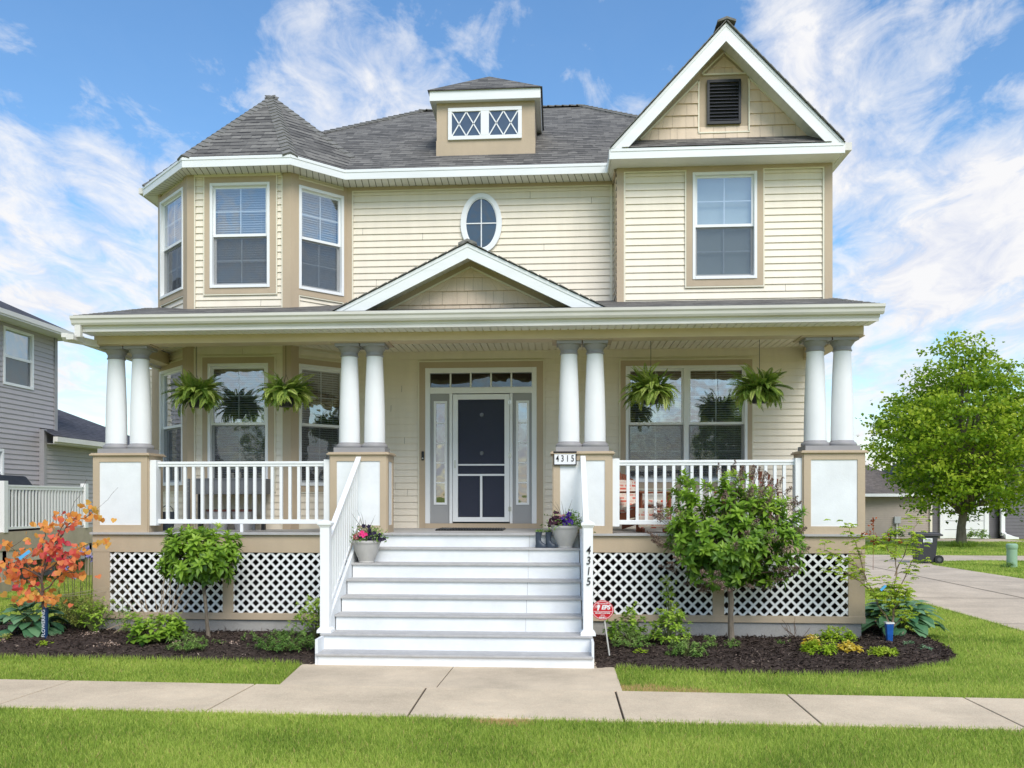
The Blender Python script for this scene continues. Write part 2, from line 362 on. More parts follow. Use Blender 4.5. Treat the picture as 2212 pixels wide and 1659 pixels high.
so = MB(); so.quad((-15, swY(-15, 0)+.01, -.004), (11.7, swY(11.7, 0)+.01, -.004), (11.7, swY(11.7, 1)-.01, -.004), (-15, swY(-15, 1)-.01, -.004)); so.quad((-2.72, 8.5, -.003), (.56, 8.45, -.003), (.60, 10.2, -.003), (-2.86, 10.2, -.003))
tag(so.build('joint_soil', MT['soil']), kind='structure')
wk = MB()
for (a, b) in ((-2.9, -1.13), (-1.12, .62)):
    ya, yb_ = swY(a, 1)+.012, swY(b, 1)+.012; la = a+.14 if a < -2.5 else a-.06; rb = b if b > 0 else b-.06
    wk.hexa([(la, ya, -.06), (rb, yb_, -.06), (b, 10.2, -.06), (a, 10.2, -.06), (la, ya, .006), (rb, yb_, .006), (b, 10.2, .006), (a, 10.2, .006)])
tag(wk.build('entry_path', MT['walk2'], bevel=.005), kind='structure')
dv = MB()
pl = [(6.5, -4), (6.5, 27.0), (-2, 27.6), (-2, 31.4), (9.2, 30.3), (30, 29.3), (30, 27.4), (12.6, 27.6), (11.0, 27.0), (10.55, 25.6), (10.8, 21.4), (11.0, 16), (11.0, -4)]
dv.f.append(tuple(range(len(pl)))); dv.v += [(x, y, .008) for x, y in pl]
tag(dv.build('driveway', MT['drive']), kind='structure')
dj = MB()
def strip(mb, a, b, wd, z):
    d = Vector((b[0]-a[0], b[1]-a[1], 0)).normalized(); n = Vector((-d.y, d.x, 0))*wd/2
    A = Vector((*a, z)); B = Vector((*b, z)); mb.quad(A-n, B-n, B+n, A+n)
strip(dj, (8.75, 8.6), (8.55, 30), .025, .0125)
for y in (10, 13.5, 17, 20.5, 24, 27.5): strip(dj, (6.5, y), (11, y-.1), .016, .0125)
tag(dj.build('driveway_joints', MT['soil']), kind='structure')
# far path by the garages
fp = MB(); fp.quad((2, 40.6, .006), (34, 38.6, .006), (34, 39.4, .006), (2, 41.6, .006)); fp.quad((16.8, 39.5, .007), (20.8, 39.2, .007), (20.8, 43, .007), (16.8, 43, .007))
tag(fp.build('far_path', MT['drive']), kind='structure')

# mulch beds: raised mounds
mulchm = mat('bark_mulch', (.085, .062, .050), .95, .35, 28, 1.0, 45, spec=.15, col2=(.030, .022, .018))
bedL = [(-9.5, 9.75), (-8.0, 9.78), (-6.3, 9.80), (-4.4, 9.79), (-3.2, 9.70), (-2.86, 9.62), (-2.70, 9.62), (-2.70, 11.66), (-6.2, 11.66), (-6.3, 12.3), (-7.4, 12.4), (-8.4, 12.2), (-9.8, 11.6)]
bedR = [(.40, 9.62), (.66, 9.72), (1.0, 9.58), (1.72, 9.44), (2.4, 9.40), (2.95, 9.42), (3.5, 9.58), (3.95, 9.87), (4.35, 10.15), (4.63, 10.5), (4.75, 10.9), (4.82, 11.4), (4.86, 12.4), (4.7, 13.4), (4.0, 13.8), (4.0, 11.66), (.40, 11.66)]
def inside(P, poly):
    x, y = P[:, 0], P[:, 1]; r = np.zeros(len(P), bool); n = len(poly)
    for i in range(n):
        x1, y1 = poly[i]; x2, y2 = poly[(i+1) % n]
        c = ((y1 > y) != (y2 > y)) & (x < (x2-x1)*(y-y1)/((y2-y1)+1e-12)+x1); r ^= c
    return r
def edgedist(P, poly):
    d = np.full(len(P), 1e9); n = len(poly)
    for i in range(n):
        a = np.array(poly[i]); b = np.array(poly[(i+1) % n]); ab = b-a
        t = np.clip(((P-a)@ab)/(ab@ab), 0, 1); d = np.minimum(d, np.linalg.norm(P-(a+t[:, None]*ab), axis=1))
    return d
def bed_h(P, poly):
    d = edgedist(P, poly); h = .02+.05*np.minimum(d/.35, 1) + .03*np.clip((P[:, 1]-10.0)/1.5, 0, 1)
    h += .018*np.array([mnoise.noise(Vector((p[0]*2.3, p[1]*2.3, 1.7))) for p in P])*np.minimum(d/.2, 1)
    return np.where(inside(P, poly), h*np.minimum(d/.06, 1), 0)
def bed(poly, name):
    P = np.array(poly); x0, y0 = P.min(0)-.1; x1, y1 = P.max(0)+.1; st = .045
    nx, ny = int((x1-x0)/st), int((y1-y0)/st)
    gx, gy = np.meshgrid(np.linspace(x0, x1, nx), np.linspace(y0, y1, ny)); Q = np.stack([gx.ravel(), gy.ravel()], 1)
    ins = inside(Q, poly); h = np.where(ins, bed_h(Q, poly), -.03) + np.where(ins, rng.normal(size=len(Q))*.006, 0)
    V = np.concatenate([Q, h[:, None]], 1); i = np.arange(nx*ny).reshape(ny, nx)
    F = np.stack([i[:-1, :-1], i[:-1, 1:], i[1:, 1:], i[1:, :-1]], -1).reshape(-1, 4)
    keep = ins[F].any(1); o = np_mesh(name, V, [F[keep]], mulchm); tag(o, kind='structure'); return o
bed(bedL, 'mulch_bed'); bed(bedR, 'mulch_bed')
# bark chips
chipm = leafmat('bark_chips', [(.02, .015, .013), (.07, .05, .042), (.14, .105, .085), (.36, .28, .22)], 0, .9, spec=.1)
CH = Leaves(T4)
for poly, n in ((bedL, 9000), (bedR, 11000)):
    P = np.array(poly); Q = rng.uniform(P.min(0), P.max(0), size=(n*2, 2)); Q = Q[inside(Q, poly)][:n]; Q = Q[edgedist(Q, poly) > .015]
    k = len(Q); h = bed_h(Q, poly)+rng.uniform(.002, .016, k)
    D = rng.normal(size=(k, 3)); D[:, 2] *= .35; Nn = rng.normal(size=(k, 3))*.35+np.array([0, 0, 1])
    CH.add(np.column_stack([Q, h]), D, Nn, rng.uniform(.02, .075, k), rng.uniform(.007, .018, k), rng.beta(1.5, 2.9, k))
tag(CH.build('bark_chips', chipm), kind='stuff', label='dark brown shredded bark chips covering the garden beds', cat='mulch')

# grass blades
grassm = leafmat('grass_blades', [(.16, .26, .04), (.38, .53, .08), (.64, .73, .17), (.70, .46, .24)], .5, .6, spec=.25)
ENTRY = [(-2.90, 10.2), (-2.765, 8.4), (.62, 8.4), (.62, 10.3), (-2.90, 10.3)]
def grassfield(x0, x1, y0, y1, dens, hh, wd, excl=(), keepf=None, brown=True):
    n = int((x1-x0)*(y1-y0)*dens); Q = rng.uniform((x0, y0), (x1, y1), size=(n, 2)); m = np.ones(n, bool)
    for p in excl: m &= ~inside(Q, p)
    if keepf is not None: m &= keepf(Q)
    Q = Q[m]; n = len(Q)
    L = hh*rng.uniform(.55, 1.25, n); D = rng.normal(size=(n, 3))*.42+np.array([0, 0, 1.0]); Nn = rng.normal(size=(n, 3)); Nn[:, 2] *= .2
    big = np.array([mnoise.noise(Vector((q[0]*.9, q[1]*1.3, 5.0))) for q in Q]) if n < 120000 else mnoise_grid(Q)
    t = np.clip(.38+.34*big+rng.normal(size=n)*.21, 0, .69)
    dead = rng.random(n) < .03; t[dead] = rng.uniform(.8, 1, dead.sum())
    if brown:
        for (bx, by, br) in ((.95, 8.60, .34), (.78, 8.66, .28), (-.45, 7.28, .22), (1.3, 8.56, .2)):
            d = np.hypot(Q[:, 0]-bx, (Q[:, 1]-by)*1.6); k = rng.random(n) < np.clip(1.4-d/br, 0, .95); t[k] = rng.uniform(.92, 1, k.sum()); L[k] *= .7
    return np.column_stack([Q, np.full(n, -.008)]), D, Nn, L, wd*rng.uniform(.6, 1.3, n), t
def mnoise_grid(Q):
    s = .12; k = {}
    out = np.empty(len(Q)); K = np.floor(Q/s).astype(int)
    u, inv = np.unique(K, axis=0, return_inverse=True)
    vals = np.array([mnoise.noise(Vector((a[0]*s*.9, a[1]*s*1.3, 5.0))) for a in u]); return vals[inv.ravel()]
GR = Leaves(TBLADE)
GR.add(*grassfield(-5.6, 5.4, 5.3, 7.60, 9000, .044, .0052, keepf=lambda Q: Q[:, 1] < 7.38-.0185*Q[:, 0]+rng.normal(size=len(Q))*.02))
for xa_, xb_ in ((-9.5, -5.6), (5.4, 9)): GR.add(*grassfield(xa_, xb_, 5.3, 7.6, 3500, .044, .008, keepf=lambda Q: Q[:, 1] < 7.38-.0185*Q[:, 0]))
GR.add(*grassfield(-8.2, 8.2, 8.2, 10.6, 6000, .042, .0056, excl=(bedL, bedR, ENTRY), keepf=lambda Q: (Q[:, 1] > 8.5-.0185*Q[:, 0]+rng.normal(size=len(Q))*.02) & (Q[:, 0] < 6.52)))
GR.add(*grassfield(3.9, 6.52, 10.6, 20, 3000, .045, .008, excl=(bedR,)))
GR.add(*grassfield(-11.4, -6.3, 11.4, 19, 1800, .05, .010, excl=(bedL,), brown=False))
DRV = pl
GR.add(*grassfield(10.6, 19, 19, 27.6, 900, .055, .016, excl=(DRV,), brown=False))
GR.add(*grassfield(5, 24, 29.5, 40, 450, .06, .026, excl=(DRV,), brown=False))
# longer tufts along the bed edges
def edge_tufts(poly, pts):
    for i in range(len(pts)-1):
        a = np.array(pts[i]); b = np.array(pts[i+1]); n = int(np.linalg.norm(b-a)*420)
        t = rng.random(n)[:, None]; Q = a+(b-a)*t+rng.normal(size=(n, 2))*.018
        GR.add(np.column_stack([Q, np.zeros(n)]), rng.normal(size=(n, 3))*.4+np.array([0, .1, 1]), rng.normal(size=(n, 3)), rng.uniform(.04, .085, n), .005, rng.uniform(.2, .6, n))
edge_tufts(bedL, [(-9.5, 9.73)]+[(p[0], p[1]-.01) for p in bedL[1:6]]); edge_tufts(bedR, [(p[0]*1.003, p[1]-.01) for p in bedR[1:12]])
tag(GR.build('grass', grassm), kind='stuff', label='short bright green mown grass of the front lawns', cat='grass')

# ------------------------------------------------------------------ the house
H = empty('house', (-1.2, 13.67, 0), 'cream two storey house with octagonal bay, grey shingle roofs, columned porch and white front steps', 'house')
FZ = 1.40
EZ = 6.90; FB = 6.745
P0, P1, P2, P3 = (-6.42, 13.82), (-5.579, 12.977), (-4.006, 12.977), (-3.313, 13.67)
YM = 13.67; YG = 13.15
frL, frF, frR = frame(P0, P1), frame(P1, P2), frame(P2, P3)
LL, LF, LR = 1.191, 1.573, .98
frM = frame((-3.313, YM), (4, YM)); frG = frame((.87, YG), (4, YG)); frGs = frame((.87, YM), (.87, YG))
def siding(mb, fr, s0, s1, z0, z1, holes=(), ex=.1016, pr=.017):
    zc = z1; zs = []
    k = 0
    while z0+k*ex < z1-1e-6: zs.append((z0+k*ex, min(z1, z0+(k+1)*ex))); k += 1
    for (a, b) in zs:
        cuts = sorted({a, b} | {h for hl in holes for h in (hl[2], hl[3]) if a+1e-4 < h < b-1e-4})
        for u, v in zip(cuts[:-1], cuts[1:]):
            mid = (u+v)/2; segs = [(s0, s1)]
            for (h0, h1, q0, q1) in holes:
                if q0 < mid < q1:
                    ns = []
                    for (c, d) in segs:
                        if h1 <= c or h0 >= d: ns.append((c, d)); continue
                        if h0 > c: ns.append((c, h0))
                        if h1 < d: ns.append((h1, d))
                    segs = ns
            def off(z): 
                t = (z-a)/ex; return pr*(1-t)-.004
            seg2 = []
            for (c, d) in segs:
                if d-c > 1.2 and u == a:
                    q = c+.25+((a*7.31+c*3.7) % 1)*(d-c-.5)
                    if ((a*13.7+c) % 1) < .55: seg2 += [(c, q-.002), (q+.002, d)]; continue
                seg2.append((c, d))
            for (c, d) in seg2:
                mb.quad(fr(c, off(u), u), fr(d, off(u), u), fr(d, off(v), v), fr(c, off(v), v))
                if u == a: mb.quad(fr(c, -.004, u), fr(d, -.004, u), fr(d, off(u), u), fr(c, off(u), u))
    return mb
holeU = {'L': (.10, 1.05, 5.055, 6.62), 'F': (.339, 1.262, 5.037, 6.62), 'R': (.12, .90, 5.03, 6.60)}
holeD = {'L': (.09, 1.03, 2.064, 3.90), 'F': (.306, 1.236, 2.064, 3.898), 'R': (.12, .93, 2.055, 3.90)}
winG = (1.11, 2.042, 5.085, 6.66)     # in frG s (X-.87)
winR = (4.355, 6.195, 2.112, 3.90)    # in frM s (X+3.313)
doorH = (1.247, 2.986, FZ, 3.90)
# siding walls
def wall(fr, s0, s1, z0, z1, holes): return siding(MB(), fr, s0, s1, z0, z1, holes).build('siding_wall', MT['cream'], H)
wall(frL, 0, LL, FZ, 4.2, [holeD['L']]); wall(frF, 0, LF, FZ, 4.2, [holeD['F']]); wall(frR, 0, LR, FZ, 4.2, [holeD['R']])
wall(frL, 0, LL, 4.66, 6.78, [holeU['L']]); wall(frF, 0, LF, 4.66, 6.78, [holeU['F']]); wall(frR, 0, LR, 4.66, 6.78, [holeU['R']])
wall(frM, 0, 4.19, 4.80, 6.78, []); wall(frM, 0, 7.303, FZ, 4.2, [winR, doorH])
wall(frG, 0, 3.12, 4.70, 6.78, [winG]); wall(frGs, 0, .52, 4.70, 6.78, [])
# rear, sides, storey floors (closed shell so that rooms are dark)
sh = MB()
sh.quad((3.99, 13.67, 0), (3.99, 21.2, 0), (3.99, 21.2, 6.85), (3.99, 13.67, 6.85)); sh.quad((3.99, 13.15, 4.70), (3.99, 13.67, 4.70), (3.99, 13.67, 6.85), (3.99, 13.15, 6.85))
sh.quad((-6.42, 21.2, 0), (-6.42, 13.82, 0), (-6.42, 13.82, 6.85), (-6.42, 21.2, 6.85)); sh.quad((3.99, 21.2, 0), (-6.42, 21.2, 0), (-6.42, 21.2, 6.85), (3.99, 21.2, 6.85))
sh.build('rear_wall', MT['cream'], H)
sh = MB(); sh.box(-6.41, 3.98, 13.72, 21.15, 4.25, 4.32); sh.box(-6.41, 3.98, 13.72, 21.15, 1.3, 1.36); sh.box(-6.41, 3.98, 15.6, 15.7, 1.36, 6.8); sh.box(-3.5, 3.98, 13.7, 21, 6.72, 6.78)
sh.build('interior_partition', MT['interior'], H)
# side wall strip seen past the left columns
e1 = frame((-6.86, 13.86), (-6.42, 13.86)); m_ = siding(MB(), e1, 0, .44, FZ-.9, 3.97); m_.box(-6.86, -6.42, 13.87, 21, 0, 3.97); m_.build('side_wall', MT['cream'], H)
MB().fbox(e1, .30, .43, .016, .03, FZ-.9, 3.97).build('corner_trim', MT['tan'], H)

# corner boards, friezes, surrounds in tan, and thin cream channels
def tanboards(fr, L, z0, z1, a, b, hole=None, head=None):
    m = MB()
    if a: m.fbox(fr, -.014, a, .016, .034, z0, z1)
    if b: m.fbox(fr, L-b, L+.014, .016, .034, z0, z1)
    return m
for z0, z1, hs_ in ((4.66, 6.78, holeU), (FZ, 4.16, holeD)):
    m = tanboards(frF, LF, z0, z1, .092, .114)
    h = hs_['F']; q = .085
    m.fbox(frF, h[0]-q, h[0], .016, .032, h[2]-.09, h[3]+.095); m.fbox(frF, h[1], h[1]+q+.01, .016, .032, h[2]-.09, h[3]+.095)
    m.fbox(frF, h[0], h[1], .016, .032, h[3], h[3]+.095); m.fbox(frF, h[0], h[1], .016, .032, h[2]-.09, h[2])
    m.build('corner_trim', MT['tan'], H)
    for fr, L, h, a, b in ((frL, LL, hs_['L'], .10, .14), (frR, LR, hs_['R'], .12, .08)):
        m = MB(); m.fbox(fr, 0 if fr is frL else -.013, h[0], .016, .0335, z0, z1); m.fbox(fr, h[1], L+(.013 if fr is frL else 0), .016, .0335, z0, z1)
        m.fbox(fr, h[0], h[1], .016, .033, h[3], h[3]+.085); m.fbox(fr, h[0], h[1], .016, .033, h[2]-.09, h[2]); m.build('corner_trim', MT['tan'], H)
    m = MB()
    c = .018
    for s in (.092, LF-.114-c): m.fbox(frF, s, s+c, .015, .03, z0, z1-.03)
    h = hs_['F']; 
    for s in (h[0]-q-c, h[1]+q+.01): m.fbox(frF, s, s+c, .015, .029, h[2]-.108, h[3]+.113)
    m.fbox(frF, h[0]-q, h[1]+q+.01, .015, .029, h[3]+.095, h[3]+.113); m.fbox(frF, h[0]-q, h[1]+q+.01, .015, .029, h[2]-.108, h[2]-.09)
    for fr, L, h in ((frL, LL, hs_['L']), (frR, LR, hs_['R'])):
        for za, zb in ((h[3]+.085, z1-.035), (z0, h[2]-.09)):
            if zb-za < .05: continue
            m.fbox(fr, h[0], h[0]+c, .015, .029, za, zb); m.fbox(fr, h[1]-c, h[1], .015, .029, za, zb); m.fbox(fr, h[0]+c, h[1]-c, .015, .029, za, za+c); m.fbox(fr, h[0]+c, h[1]-c, .015, .029, zb-c, zb)
    m.build('channel_trim', MT['creamtrim'], H)
m = MB(); m.fbox(frM, 0, .085, .016, .036, 4.8, 6.70); m.fbox(frM, 0, 4.17, .016, .037, 6.70, 6.76)
m.fbox(frG, 0, .105, .016, .036, 4.7, 6.70); m.fbox(frG, 3.01, 3.12, .016, .036, 4.7, 6.70); m.fbox(frG, 0, 3.12, .016, .037, 6.70, 6.76); m.fbox(frGs, 0, .52, .016, .034, 6.70, 6.76)
m.build('frieze_board', MT['tan'], H)
m = MB(); h = winG; m.fbox(frG, h[0]-.09, h[0], .016, .034, h[2]-.1, h[3]+.08); m.fbox(frG, h[1], h[1]+.09, .016, .034, h[2]-.1, h[3]+.08); m.fbox(frG, h[0], h[1], .016, .034, h[3], h[3]+.08); m.fbox(frG, h[0], h[1], .016, .034, h[2]-.1, h[2]); m.build('window_surround', MT['tan'], H); m = MB()
h = winR; m.fbox(frM, h[0]-.078, h[0], .016, .034, h[2]-.095, h[3]+.085); m.fbox(frM, h[1], h[1]+.075, .016, .034, h[2]-.095, h[3]+.085); m.fbox(frM, h[0], h[1], .016, .034, h[3], h[3]+.085); m.fbox(frM, h[0], h[1], .016, .034, h[2]-.095, h[2]); m.build('window_surround', MT['tan'], H); m = MB()
m.fbox(frM, 1.152, 1.247, .016, .034, FZ, 3.995); m.fbox(frM, 2.986, 3.089, .016, .034, FZ, 3.995); m.fbox(frM, 1.247, 2.986, .016, .034, 3.90, 3.995); m.fbox(frM, 1.247, 2.986, .016, .06, FZ, FZ+.075)
m.build('door_surround', MT['tan'], H)
m = MB(); c = .02
def chan(m, fr, a, b, z0, z1, bottom=True):
    m.fbox(fr, a-c, a, .015, .031, z0, z1+c); m.fbox(fr, b, b+c, .015, .031, z0, z1+c); m.fbox(fr, a, b, .015, .031, z1, z1+c)
    if bottom: m.fbox(fr, a-c, b+c, .015, .031, z0-c, z0)
chan(m, frG, winG[0]-.09, winG[1]+.09, winG[2]-.1, winG[3]+.08); chan(m, frM, winR[0]-.078, winR[1]+.075, winR[2]-.095, winR[3]+.085); chan(m, frM, 1.152, 3.089, FZ, 3.995, False)
m.fbox(frM, .085, .105, .015, .03, 4.8, 6.68); m.fbox(frM, 4.12, 4.15, .015, .03, 4.8, 6.68); m.fbox(frM, .085, 4.15, .015, .03, 6.68, 6.70)
m.fbox(frG, .105, .13, .015, .03, 4.7, 6.68); m.fbox(frG, 2.985, 3.01, .015, .03, 4.7, 6.68); m.fbox(frG, .105, 3.01, .015, .03, 6.68, 6.70)
m.build('channel_trim', MT['creamtrim'], H)
# frieze round the bay
m = MB(); m.fbox(frF, .11, 1.46, .015, .03, 6.72, 6.76); m.build('frieze_board', MT['cream'], H)

# windows ----------------------------------------------------------
def window(fr, s0, s1, z0, z1, blind='open', units=1, sill=True, gm='glass', shade=False, lowblind=True, label=None):
    b = .042; F = MB()
    F.fbox(fr, s0, s0+b, -.09, .045, z0, z1); F.fbox(fr, s1-b, s1, -.09, .045, z0, z1); F.fbox(fr, s0+b, s1-b, -.09, .045, z1-b, z1); F.fbox(fr, s0+b, s1-b, -.09, .05, z0, z0+b)
    wu = (s1-s0-2*b-(units-1)*.075)/units; zi0, zi1 = z0+b, z1-b; zm = (zi0+zi1)/2
    panes = []; G = MB(); W = MB(); SC = MB(); B = MB()
    for u in range(units):
        a = s0+b+u*(wu+.075); e = a+wu
        if u: F.fbox(fr, a-.075, a, -.09, .04, zi0, zi1)
        k = .032
        for (za, zb, n0) in ((zm-.01, zi1, -.005), (zi0, zm+.025, -.045)):
            W.fbox(fr, a, a+k, n0-.03, n0, za, zb); W.fbox(fr, e-k, e, n0-.03, n0, za, zb)
            bb = .045 if n0 < -.01 else .04
            W.fbox(fr, a+k, e-k, n0-.03, n0, zb-(.035 if n0 > -.01 else .05), zb); W.fbox(fr, a+k, e-k, n0-.03, n0, za, za+bb)
            mid = (a+e)/2; zmm = (za+zb)/2
            G.fbox(fr, mid-.008, mid+.008, n0-.019, n0-.008, za+bb, zb-.035); G.fbox(fr, a+k, mid-.008, n0-.019, n0-.008, zmm-.008, zmm+.008); G.fbox(fr, mid+.008, e-k, n0-.019, n0-.008, zmm-.008, zmm+.008)
            panes.append((a+k, e-k, n0-.007, za+bb-.004, zb-.034))
        SC.quad(fr(a+.005, -.012, zi0+.02), fr(e-.005, -.012, zi0+.02), fr(e-.005, -.012, zm+.01), fr(a+.005, -.012, zm+.01))
        if shade:
            B.fbox(fr, a+.01, e-.01, -.105, -.10, zi0+.01, zi1)
        else:
            ang = {'open': .010, 'closed': .021}[blind]; z = zi1-.03; B.fbox(fr, a+.01, e-.01, -.125, -.095, zi1-.03, zi1)
            step = .036
            while z > zi0+.02:
                B.hexa([fr(a+.012, -.096, z-ang), fr(e-.012, -.096, z-ang), fr(e-.012, -.128, z+ang), fr(a+.012, -.128, z+ang), fr(a+.012, -.096, z-ang+.002), fr(e-.012, -.096, z-ang+.002), fr(e-.012, -.128, z+ang+.002), fr(a+.012, -.128, z+ang+.002)])
                z -= step
            for q in (.15, .5, .85): B.fbox(fr, a+wu*q-.002, a+wu*q+.002, -.1, -.098, zi0+.02, zi1)
    o = F.build('window', MT['white'], H, bevel=.004)
    if label: o['label'] = label
    W.build('sash', MT['white'], o); G.build('muntin', MT['white'], o); B.build('blind', MT['shadecloth'] if shade else MT['blind'], o)
    SC.build('insect_screen', MT['screen'], o)
    for (a, e, n, za, zb) in panes: MB().quad(fr(a, n, za), fr(e, n, za), fr(e, n, zb), fr(a, n, zb)).build('pane', MT[gm], o)
    return o
window(frL, *holeU['L'], blind='closed', gm='glasshi'); window(frF, *holeU['F'], blind='closed', gm='glasshi'); window(frR, *holeU['R'], blind='closed', gm='glasshi')
window(frL, *holeD['L'], blind='open'); window(frF, *holeD['F'], blind='open'); window(frR, *holeD['R'], blind='open')
window(frG, *winG, shade=True, gm='glasshi'); window(frM, *winR, blind='open', units=2)
# oval window
def ellipse(cx, z, a, b, n=56): return [(cx+a*math.cos(2*math.pi*i/n), z+b*math.sin(2*math.pi*i/n)) for i in range(n)]
def ering(m, cx, cz, a0, b0, a1, b1, y0, y1):
    E0 = ellipse(cx, cz, a0, b0); E1 = ellipse(cx, cz, a1, b1); n = len(E0)
    for i in range(n):
        j = (i+1) % n
        m.quad((E0[i][0], y0, E0[i][1]), (E1[i][0], y0, E1[i][1]), (E1[j][0], y0, E1[j][1]), (E0[j][0], y0, E0[j][1]))
        m.quad((E1[i][0], y0, E1[i][1]), (E1[i][0], y1, E1[i][1]), (E1[j][0], y1, E1[j][1]), (E1[j][0], y0, E1[j][1]))
        m.quad((E0[i][0], y1, E0[i][1]), (E0[i][0], y0, E0[i][1]), (E0[j][0], y0, E0[j][1]), (E0[j][0], y1, E0[j][1]))
OX, OZ = -1.187, 6.145
m = MB(); ering(m, OX, OZ, .25, .395, .322, .465, YM-.055, YM-.01); ering(m, OX, OZ, .235, .38, .27, .415, YM-.042, YM-.01); ow = m.build('oval_window', MT['white'], H, smooth=True)
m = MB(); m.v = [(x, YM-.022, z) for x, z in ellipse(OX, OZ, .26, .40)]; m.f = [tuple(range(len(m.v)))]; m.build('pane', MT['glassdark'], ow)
m = MB(); m.v = [(x, YM-.016, z) for x, z in ellipse(OX, OZ, .26, .40)]; m.f = [tuple(range(len(m.v)))]; m.build('reflection_plate', mat('painted_reflection', (.22, .27, .29), .8), ow)  # backing plate painted the teal-grey of the glass reflection
m = MB(); m.box(OX-.008, OX+.008, YM-.034, YM-.024, OZ-.39, OZ+.39); m.box(OX-.245, OX-.008, YM-.034, YM-.024, OZ-.008, OZ+.008); m.box(OX+.008, OX+.245, YM-.034, YM-.024, OZ-.008, OZ+.008); m.build('muntin', MT['white'], ow)

# door -------------------------------------------------------------
X0 = -3.313
def fx(x): return x-X0
m = MB(); a, b = doorH[0], doorH[1]
m.fbox(frM, a, a+.075, -.1, .045, FZ+.075, 3.90); m.fbox(frM, b-.075, b, -.1, .045, FZ+.075, 3.90); m.fbox(frM, a+.075, b-.075, -.1, .045, 3.82, 3.90); m.fbox(frM, a+.075, b-.075, -.1, .045, 3.50, 3.59)
m.fbox(frM, fx(-1.687), fx(-1.64), -.1, .04, FZ+.075, 3.50); m.fbox(frM, fx(-.742), fx(-.70), -.1, .04, FZ+.075, 3.50)
df = m.build('door_frame', MT['white'], H, bevel=.004)
m = MB(); x0_, x1_ = a+.075, b-.075; m.fbox(frM, x0_, x1_, -.02, .006, 3.59, 3.602)
for i in range(1, 5): s = x0_+(x1_-x0_)*i/5; m.fbox(frM, s-.012, s+.012, -.02, .005, 3.59, 3.82)
tw = m.build('transom_window', MT['white'], H)
for i in range(5):
    s = x0_+(x1_-x0_)*i/5; e = x0_+(x1_-x0_)*(i+1)/5; MB().quad(frM(s, -.01, 3.59), frM(e, -.01, 3.59), frM(e, -.01, 3.82), frM(s, -.01, 3.82)).build('pane', MT['glassdark'], tw)
MT['sidepanel'] = mat('grey_sidelight_panel', (.36, .36, .36), .5, .03)
for (sa, sb, ga, gb) in ((fx(-1.992), fx(-1.687), fx(-1.90), fx(-1.762)), (fx(-.70), fx(-.402), fx(-.612), fx(-.478))):
    m = MB(); gz0, gz1 = 1.80, 3.35
    m.fbox(frM, sa, ga-.035, -.03, .0, FZ+.075, 3.5); m.fbox(frM, gb+.035, sb, -.03, .0, FZ+.075, 3.5); m.fbox(frM, ga-.035, gb+.035, -.03, .0, FZ+.075, gz0-.035); m.fbox(frM, ga-.035, gb+.035, -.03, 0, gz1+.035, 3.5)
    sp = m.build('sidelight', MT['sidepanel'], H)
    m = MB(); m.fbox(frM, ga-.035, ga, -.03, .012, gz0-.035, gz1+.035); m.fbox(frM, gb, gb+.035, -.03, .012, gz0-.035, gz1+.035); m.fbox(frM, ga, gb, -.03, .012, gz0-.035, gz0); m.fbox(frM, ga, gb, -.03, .012, gz1, gz1+.035)
    for i in range(1, 5): z = gz0+(gz1-gz0)*i/5; m.fbox(frM, ga, gb, -.02, .004, z-.009, z+.009)
    m.build('glazing_frame', MT['white'], sp)
    MB().quad(frM(ga, -.012, gz0), frM(gb, -.012, gz0), frM(gb, -.012, gz1), frM(ga, -.012, gz1)).build('pane', MT['glass'], sp)
d = MB().fbox(frM, fx(-1.64), fx(-.742), -.09, -.05, FZ+.08, 3.5).build('front_door', MT['navy'], H)
for z in (3.17, 2.57):
    m = MB(); m.tube([(-1.185, YM+.05, z), (-1.185, YM+.0, z)], [.034, .03], 18); m.build('door_knob' if z < 3 else 'knocker', MT['metal'], d, smooth=True)
m = MB(); sa, sb, za, zb = fx(-1.634), fx(-.747), 1.50, 3.487
oa, ob = fx(-1.553), fx(-.826)
m.fbox(frM, sa, oa, .0, .035, za, zb); m.fbox(frM, ob, sb, 0, .035, za, zb); m.fbox(frM, oa, ob, 0, .035, 3.405, zb); m.fbox(frM, oa, ob, 0, .035, za, 1.572); m.fbox(frM, oa, ob, .005, .03, 2.375, 2.40); m.fbox(frM, oa, ob, .005, .03, 2.215, 2.245)
mc = (oa+ob)/2; m.fbox(frM, mc-.018, mc+.018, .005, .03, 1.572, 2.215)
sdoor = m.build('screen_door', MT['white'], H, bevel=.003)
MB().quad(frM(oa, .012, 1.572), frM(ob, .012, 1.572), frM(ob, .012, 3.405), frM(oa, .012, 3.405)).build('mesh_screen', MT['doorscreen'], sdoor)
for z in (3.36, 2.53, 1.70): m = MB(); m.fbox(frM, sb-.02, sb+.03, .036, .046, z-.035, z+.035); m.tube([(X0+sb+.004, YM-.05, z-.04), (X0+sb+.004, YM-.05, z+.04)], .007); m.build('hinge', MT['metal'], sdoor)
m = MB(); m.box(X0+sa+.03, X0+sa+.045, YM-.06, YM-.035, 2.34, 2.46); m.build('door_handle', MT['metal'], sdoor)
m = MB(); m.fbox(frM, 1.19, 1.23, .035, .06, 2.46, 2.60); o = m.build('doorbell', MT['black'], H, bevel=.008); MB().tube([frM(1.21, .061, 2.49), frM(1.21, .064, 2.49)], .012, 14).build('button', MT['metal'], o)

